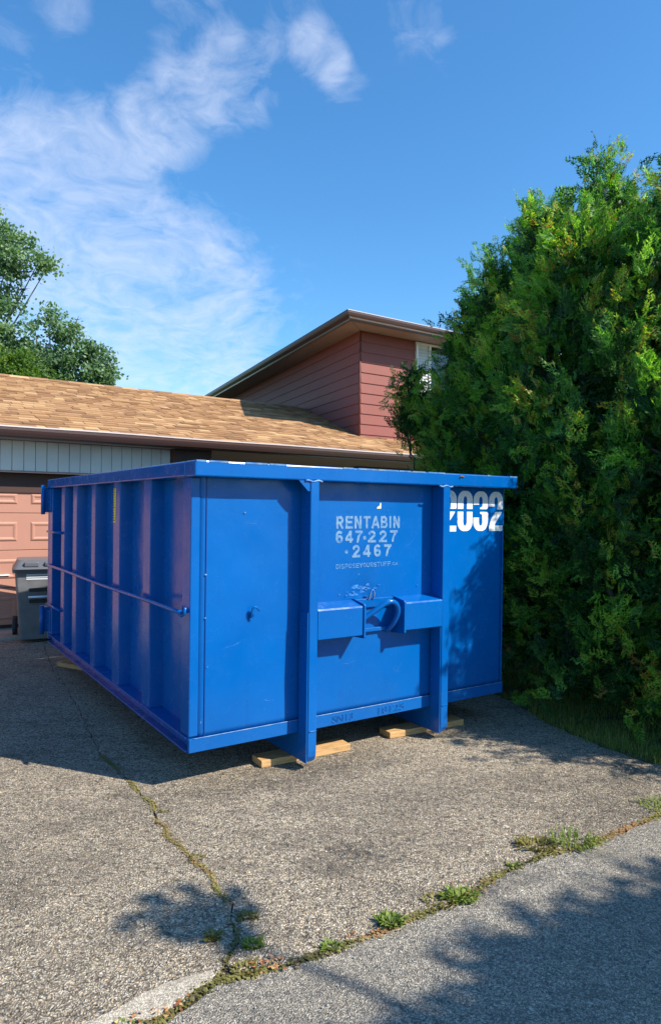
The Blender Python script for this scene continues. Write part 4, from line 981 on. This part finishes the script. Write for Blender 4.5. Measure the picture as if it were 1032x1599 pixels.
# deciduous trees behind the garage
def leaf_cluster(seed, L_=.13):
    rr = random.Random(seed); vs = []; fs = []
    for i in range(7):
        d = Vector((rr.gauss(0, 1), rr.gauss(0, 1), rr.gauss(.2, .7))); q = leafquad(Vector((rr.gauss(0, .10), rr.gauss(0, .10), rr.gauss(0, .09))), d, L_ * rr.uniform(.7, 1.1), L_ * .62, Vector((rr.gauss(0, .5), rr.gauss(0, .5), 1))); k_ = len(vs); vs += [tuple(p) for p in q]; fs.append((k_, k_ + 1, k_ + 2, k_ + 3))
    return np.array(vs), np.array(fs)
CL = [leaf_cluster(i) for i in range(6)]
def broad_tree(name, loc, blobs, n, mat, label, cat, seed, scale=1.0, group=None, trunk_r=.16, protos=None):
    r_ = np.random.default_rng(seed); t = empty(name, loc, 0, label, cat, group)
    w = np.array([max(b_[3], .075) ** 2 for b_ in blobs]); w /= w.sum(); pk = r_.choice(len(blobs), n, p=w)
    C = np.array([b_[:3] for b_ in blobs])[pk]; rad = np.array([b_[3] for b_ in blobs])[pk]
    d = r_.normal(0, 1, (n, 3)); d /= np.linalg.norm(d, axis=1, keepdims=True)
    rr = rad * (r_.uniform(.15, 1, n) ** .5) * (1 + .25 * np.sin(d[:, 0] * 7 + pk) * np.sin(d[:, 2] * 6 + pk * 2))
    # gather the leaves on twigs so sky shows through between them
    P = C + d * rr[:, None] * [1, 1, .8]
    tw = P[r_.integers(0, n, n)]
    ci = r_.integers(0, n, max(8, n // 14)); cen = P[ci]; cr0 = np.minimum(.17 * scale, rad[ci] * .9); own = r_.integers(0, len(cen), n); P = cen[own] + r_.normal(0, 1, (n, 3)) * cr0[own][:, None] * [1, 1, .6]
    T = np.clip(.45 + r_.normal(0, .16, len(cen))[own] + r_.normal(0, .1, n), 0, 1)
    me = instance_mesh('crown', protos or CL, P, r_.normal(0, 1, (n, 3)), r_.uniform(.7, 1.2, n) * scale, T); link('crown', me, M[mat], t)
    b = MB(); b.tube([(0, 0, -.1), (.1, 0, 1.5), (0, .1, min(4, blobs[0][2]))], [trunk_r, trunk_r * .8, trunk_r * .6], 8)
    for b_ in blobs:
        o = Vector((0, .1, min(3.5, b_[2] * .6))); e = Vector(b_[:3])
        b.tube([o, o.lerp(e, .5) + Vector((0, 0, .25)), e], [trunk_r * .4, trunk_r * .18, .012], 6)
        for q in range(6):
            dd = Vector(r_.normal(0, 1, 3)).normalized(); b.tube([e, e + dd * b_[3] * .7], [.010, .004], 4)
    b.build('trunk', M['bark'], t); return t
broad_tree('maple_tree', (-11.6, 21, 0), [(0, 0, 7.6, 1.2), (1.0, 0, 9.1, .7), (1.85, -.4, 8.75, .55), (1.5, 0, 7.6, .55), (-.3, 0, 10.0, 1.2), (.8, -.2, 6.4, .8), (.8, 0, 10.3, .45), (2.5, .2, 9.0, .30), (1.5, 0, 9.75, .4), (2.85, 0, 8.75, .24), (.6, 0, 5.2, 1.0), (2.1, 0, 8.1, .3), (2.0, 0, 7.1, .3), (2.2, 0, 9.45, .2)], 3500, 'maple', 'tall green maple at the left edge behind the garage roof', 'maple tree', 31, 1.0, 'trees behind the garage')
broad_tree('maple_tree', (-8.2, 20, 0), [(0, 0, 5.6, .75), (.6, 0, 5.1, .6), (-.9, 0, 5.9, .5), (.35, 0, 6.5, .42), (1.0, 0, 5.9, .36), (1.45, 0, 5.3, .34), (-.5, 0, 6.7, .36), (1.15, 0, 4.7, .42), (-.1, .1, 7.0, .30), (-1.4, 0, 6.4, .35), (1.75, 0, 5.75, .18), (.75, 0, 6.9, .2), (-.6, 0, 5.0, .8)], 3000, 'maple', 'lower maple with loose twigs, right of the tall maple and behind the garage ridge', 'maple tree', 32, .9, 'trees behind the garage')
broad_tree('shrub', (-6.7, 14.2, 0), [(0, 0, 4.25, .5), (-.9, 0, 4.4, .55), (.7, 0, 4.0, .35), (-1.7, 0, 4.5, .6), (0, 0, 3.3, .9), (-.4, 0, 4.65, .25)], 4200, 'shrub', 'yellow-green leafy shrub top just above the garage ridge', 'shrub', 33, .62, None, .08)

# street tree outside the right of the photo whose shadow falls on the road
SH = [(.98, 2.02, .25), (1.38, 2.25, .22), (1.75, 2.25, .36), (1.25, 1.65, .50), (2.25, 2.0, .6), (.62, 1.72, .20), (1.9, 1.4, .7), (-.44, 2.44, .01)]
TX, TY = 6.3, -.9
broad_tree('maple_tree', (TX, TY, 0), [(x + 4.47 - TX, y - 1.70 - TY, 4.3, r) for x, y, r in SH], 11000, 'maple', 'street maple beyond the right of the photo, shading the road', 'maple tree', 34, .8, 'street trees')

# ------------------------------------------------------------------ weeds, grass, litter
def blades(n, spread, h, w, seed, droop=.6, leafy=False):
    r_ = random.Random(seed); vs = []; fs = []; T = []
    for i in range(n):
        a = r_.uniform(0, 2 * math.pi); rr = spread * math.sqrt(r_.random()) * .5; p = Vector((math.cos(a) * rr, math.sin(a) * rr * .7, 0))
        d = Vector((math.cos(a + r_.gauss(0, .6)), math.sin(a + r_.gauss(0, .6)), 0)); L_ = h * r_.uniform(.4, 1.1); s = Vector((-d.y, d.x, 0)) * w * r_.uniform(.7, 1.3) / 2; k_ = len(vs)
        lean = r_.uniform(.25, 1.3)
        p1 = p + d * L_ * .35 * lean + Vector((0, 0, L_ * .55)); p2 = p + d * L_ * .8 * lean + Vector((0, 0, L_ * (1 - droop * r_.uniform(.3, 1))))
        p2.z = max(p2.z, .004)
        q = [p - s * .6, p + s * .6, p1 + s * (1.5 if leafy else 1), p1 - s * (1.5 if leafy else 1), p2 + s * .15, p2 - s * .15]
        vs += [tuple(x) for x in q]; fs += [(k_, k_ + 1, k_ + 2, k_ + 3), (k_ + 3, k_ + 2, k_ + 4, k_ + 5)]; t = min(1, max(0, r_.gauss(.5, .22))); T += [t, t]
    return vs, fs, T
def leaf_mesh(name, vs, fs, T):
    me = bpy.data.meshes.new(name); me.from_pydata(vs, [], fs); at = me.attributes.new('tint', 'FLOAT', 'FACE'); at.data.foreach_set('value', T); return me
WG = 'weeds in the joint between driveway and road'
for (x, y, sp, h, w, n, mt, dr, lf, label) in [
    (1.10, 3.055, .20, .070, .006, 90, 'weed', .7, False, 'bright spiky grass tuft in the joint, nearest the right, beside a dry brown one'),
    (.93, 3.03, .17, .035, .007, 150, 'weed_dry', .5, True, 'dry brownish low weed just left of the bright spiky grass tuft'),
    (1.70, 3.46, .22, .045, .006, 120, 'weed', .7, False, 'yellow-green grass tuft at the right edge of the photo'),
    (.515, 2.625, .13, .030, .008, 170, 'weed', .6, True, 'spreading low green weed in the joint below the dark driveway stain'),
    (.43, 2.60, .12, .020, .007, 90, 'weed_dry', .6, True, 'flat olive weed touching the spreading green weed on its left'),
    (.235, 2.455, .085, .034, .008, 120, 'weed', .5, True, 'round compact green weed cushion in the joint'),
    (.02, 2.315, .055, .022, .007, 60, 'weed', .5, True, 'small green weed beside an orange dry leaf in the joint'),
    (.785, 2.86, .05, .018, .006, 45, 'weed', .5, True, 'tiny green weed between the spreading weed and the dry brown weed'),
    (-.245, 2.315, .06, .025, .007, 80, 'weed', .5, True, 'small green weed a hand above the cracks meeting point'),
    (-.285, 2.475, .07, .022, .007, 70, 'weed_dry', .5, True, 'yellow-green weed in the driveway crack near its lower end'),
    (-.255, 2.195, .09, .020, .006, 110, 'weed_dry', .5, True, 'mossy olive weed mat where the driveway crack meets the road'),
    (-.385, 2.355, .05, .025, .007, 80, 'weed_dry', .5, True, 'dark olive weed in the shaded spot left of the crack'),
    (-.545, 2.895, .06, .016, .006, 60, 'weed_dry', .5, True, 'small yellowish weed halfway along the driveway crack'),
    (-.79, 3.33, .05, .016, .006, 50, 'weed_dry', .5, True, 'small weed near the upper bend of the driveway crack'),
    (-.56, 1.945, .07, .018, .006, 80, 'weed', .5, True, 'green weed beside the concrete wedge at the bottom of the photo')]:
    vs, fs, T = blades(int(n * 1.3), sp * 1.0, h * 1.15, w * 1.0, hash((round(x * 100), round(y * 100))) % 999, dr, lf)
    o = link('weed', leaf_mesh('weed', vs, fs, T), M[mt]); o.location = (x, y, -.004); tag(o, label, 'weed', WG)
# moss and grit filling the cracks
def scatter_path(path, n, jit, size, zs=(-.012, .006)):
    r_ = np.random.default_rng(5); pts = np.array(path); seg = np.linalg.norm(np.diff(pts, axis=0), axis=1); cum = np.concatenate([[0], np.cumsum(seg)])
    vs = []; fs = []; T = []
    for t in r_.uniform(0, cum[-1], n):
        i = min(len(seg) - 1, np.searchsorted(cum, t) - 1); i = max(i, 0); f = (t - cum[i]) / seg[i]; p = pts[i] * (1 - f) + pts[i + 1] * f
        dens = mnoise.noise(Vector((p[0] * 5, p[1] * 5, 2.0)))
        if r_.random() > .65 + dens * 1.3: continue
        x, y = p + r_.normal(0, jit, 2); z = r_.uniform(*zs); a = r_.uniform(0, 6.28); s = size * r_.uniform(.5, 1.4); k_ = len(vs)
        d = np.array([math.cos(a), math.sin(a)]) * s; e = np.array([-d[1], d[0]]) * .5; tl = r_.uniform(-.5, .9) * s
        vs += [(x - e[0], y - e[1], z), (x + d[0] * .5, y + d[1] * .5, z + abs(tl) * .5), (x + e[0], y + e[1], z + abs(tl) * .3), (x - d[0] * .5, y - d[1] * .5, z)]; fs.append((k_, k_ + 1, k_ + 2, k_ + 3)); T.append(min(1, max(0, .35 + mnoise.noise(Vector((p[0] * 3.3, p[1] * 3.3, 7))) * .9 + r_.normal(0, .15))))
    return vs, fs, T
vs, fs, T = scatter_path(crack[3:], 8500, .008, .009); tag(link('crack_moss', leaf_mesh('crack_moss', vs, fs, T), M['moss']), kind='stuff')
vs, fs, T = scatter_path([(-.75, 1.80)] + road_edge[4:-1], 12000, .012, .010); tag(link('joint_moss', leaf_mesh('joint_moss', vs, fs, T), M['moss']), kind='stuff')
# fallen leaves along the joint
r_ = np.random.default_rng(9); vs = []; fs = []; T = []
spotsL = [((-.17, 2.215), 26, .035), ((.10, 2.37), 6, .02), ((-.47, 2.005), 14, .035), ((.53, 2.66), 12, .035), ((1.62, 4.12), 14, .10), ((1.80, 3.98), 14, .12), ((1.55, 4.42), 8, .08), ((2.05, 4.0), 12, .12), ((-.53, 1.97), 8, .03)]
for (cx, cy), n, sp in spotsL:
    for i in range(n):
        x, y = cx + r_.normal(0, sp), cy + r_.normal(0, sp * .7); s = r_.uniform(.004, .010); a = r_.uniform(0, 6.28); k_ = len(vs)
        pts = [(math.cos(a + q) * s * k2, math.sin(a + q) * s * k2, .006 + r_.uniform(0, .010)) for q, k2 in ((0, 1.2), (1.3, .6), (3.1, 1), (4.9, .6))]
        vs += [(x + p[0], y + p[1], p[2]) for p in pts]; fs.append((k_, k_ + 1, k_ + 2, k_ + 3)); T.append(float(r_.uniform(0, 1)))
tag(link('dry_leaf_litter', leaf_mesh('dry_leaf_litter', vs, fs, T), M['litter']), kind='stuff')
# grass under the cedars
vs = []; fs = []; T = []; r_ = np.random.default_rng(12); ge = np.array(grass_edge)
n = 0
while n < 26000:
    t = r_.uniform(0, 1) ** 1.3; y = 3.2 + t * 4.0 ; xe = np.interp(y, [3.35, 3.62, 4.029, 4.29, 4.6, 4.95, 5.3, 6.3, 7.4], [2.75, 2.35, 1.967, 1.763, 1.6, 1.5, 1.45, 1.1, .5])
    x = xe + abs(r_.normal(0, .55)) - .02 + r_.normal(0, .015)
    if mnoise.noise(Vector((x * 4, y * 4, 0))) < -.32: n += 1; continue
    h = r_.uniform(.015, .06); a = r_.uniform(0, 6.28); dx, dy = math.cos(a), math.sin(a); w = .0022; l = h * r_.uniform(.2, .9); k_ = len(vs)
    vs += [(x - dy * w, y + dx * w, -.04), (x + dy * w, y - dx * w, -.04), (x + dx * l + dy * w * .3, y + dy * l - dx * w * .3, h), (x + dx * l - dy * w * .3, y + dy * l + dx * w * .3, h)]; fs.append((k_, k_ + 1, k_ + 2, k_ + 3)); T.append(float(np.clip(r_.normal(.55, .25), 0, 1))); n += 1
tag(link('grass', leaf_mesh('grass', vs, fs, T), M['blade']), kind='stuff')
# loose grit on the driveway
vs = []; fs = []; r_ = np.random.default_rng(14)
for i in range(2600):
    x = r_.uniform(-2.6, 1.7); y = r_.uniform(1.7, 5.2); s = r_.uniform(.002, .0055); k_ = len(vs)
    if y < 2.2 + .6 * x and r_.random() < .6: continue
    vs += [(x + s * r_.uniform(.7, 1.2), y, .003), (x, y + s * r_.uniform(.7, 1.2), .003), (x - s, y, .003), (x, y - s, .003), (x, y, .003 + s * .9)]; fs += [(k_, k_ + 1, k_ + 4), (k_ + 1, k_ + 2, k_ + 4), (k_ + 2, k_ + 3, k_ + 4), (k_ + 3, k_, k_ + 4)]
me = bpy.data.meshes.new('loose_grit'); me.from_pydata(vs, [], fs); tag(link('loose_grit', me, M['concrete']), kind='stuff')
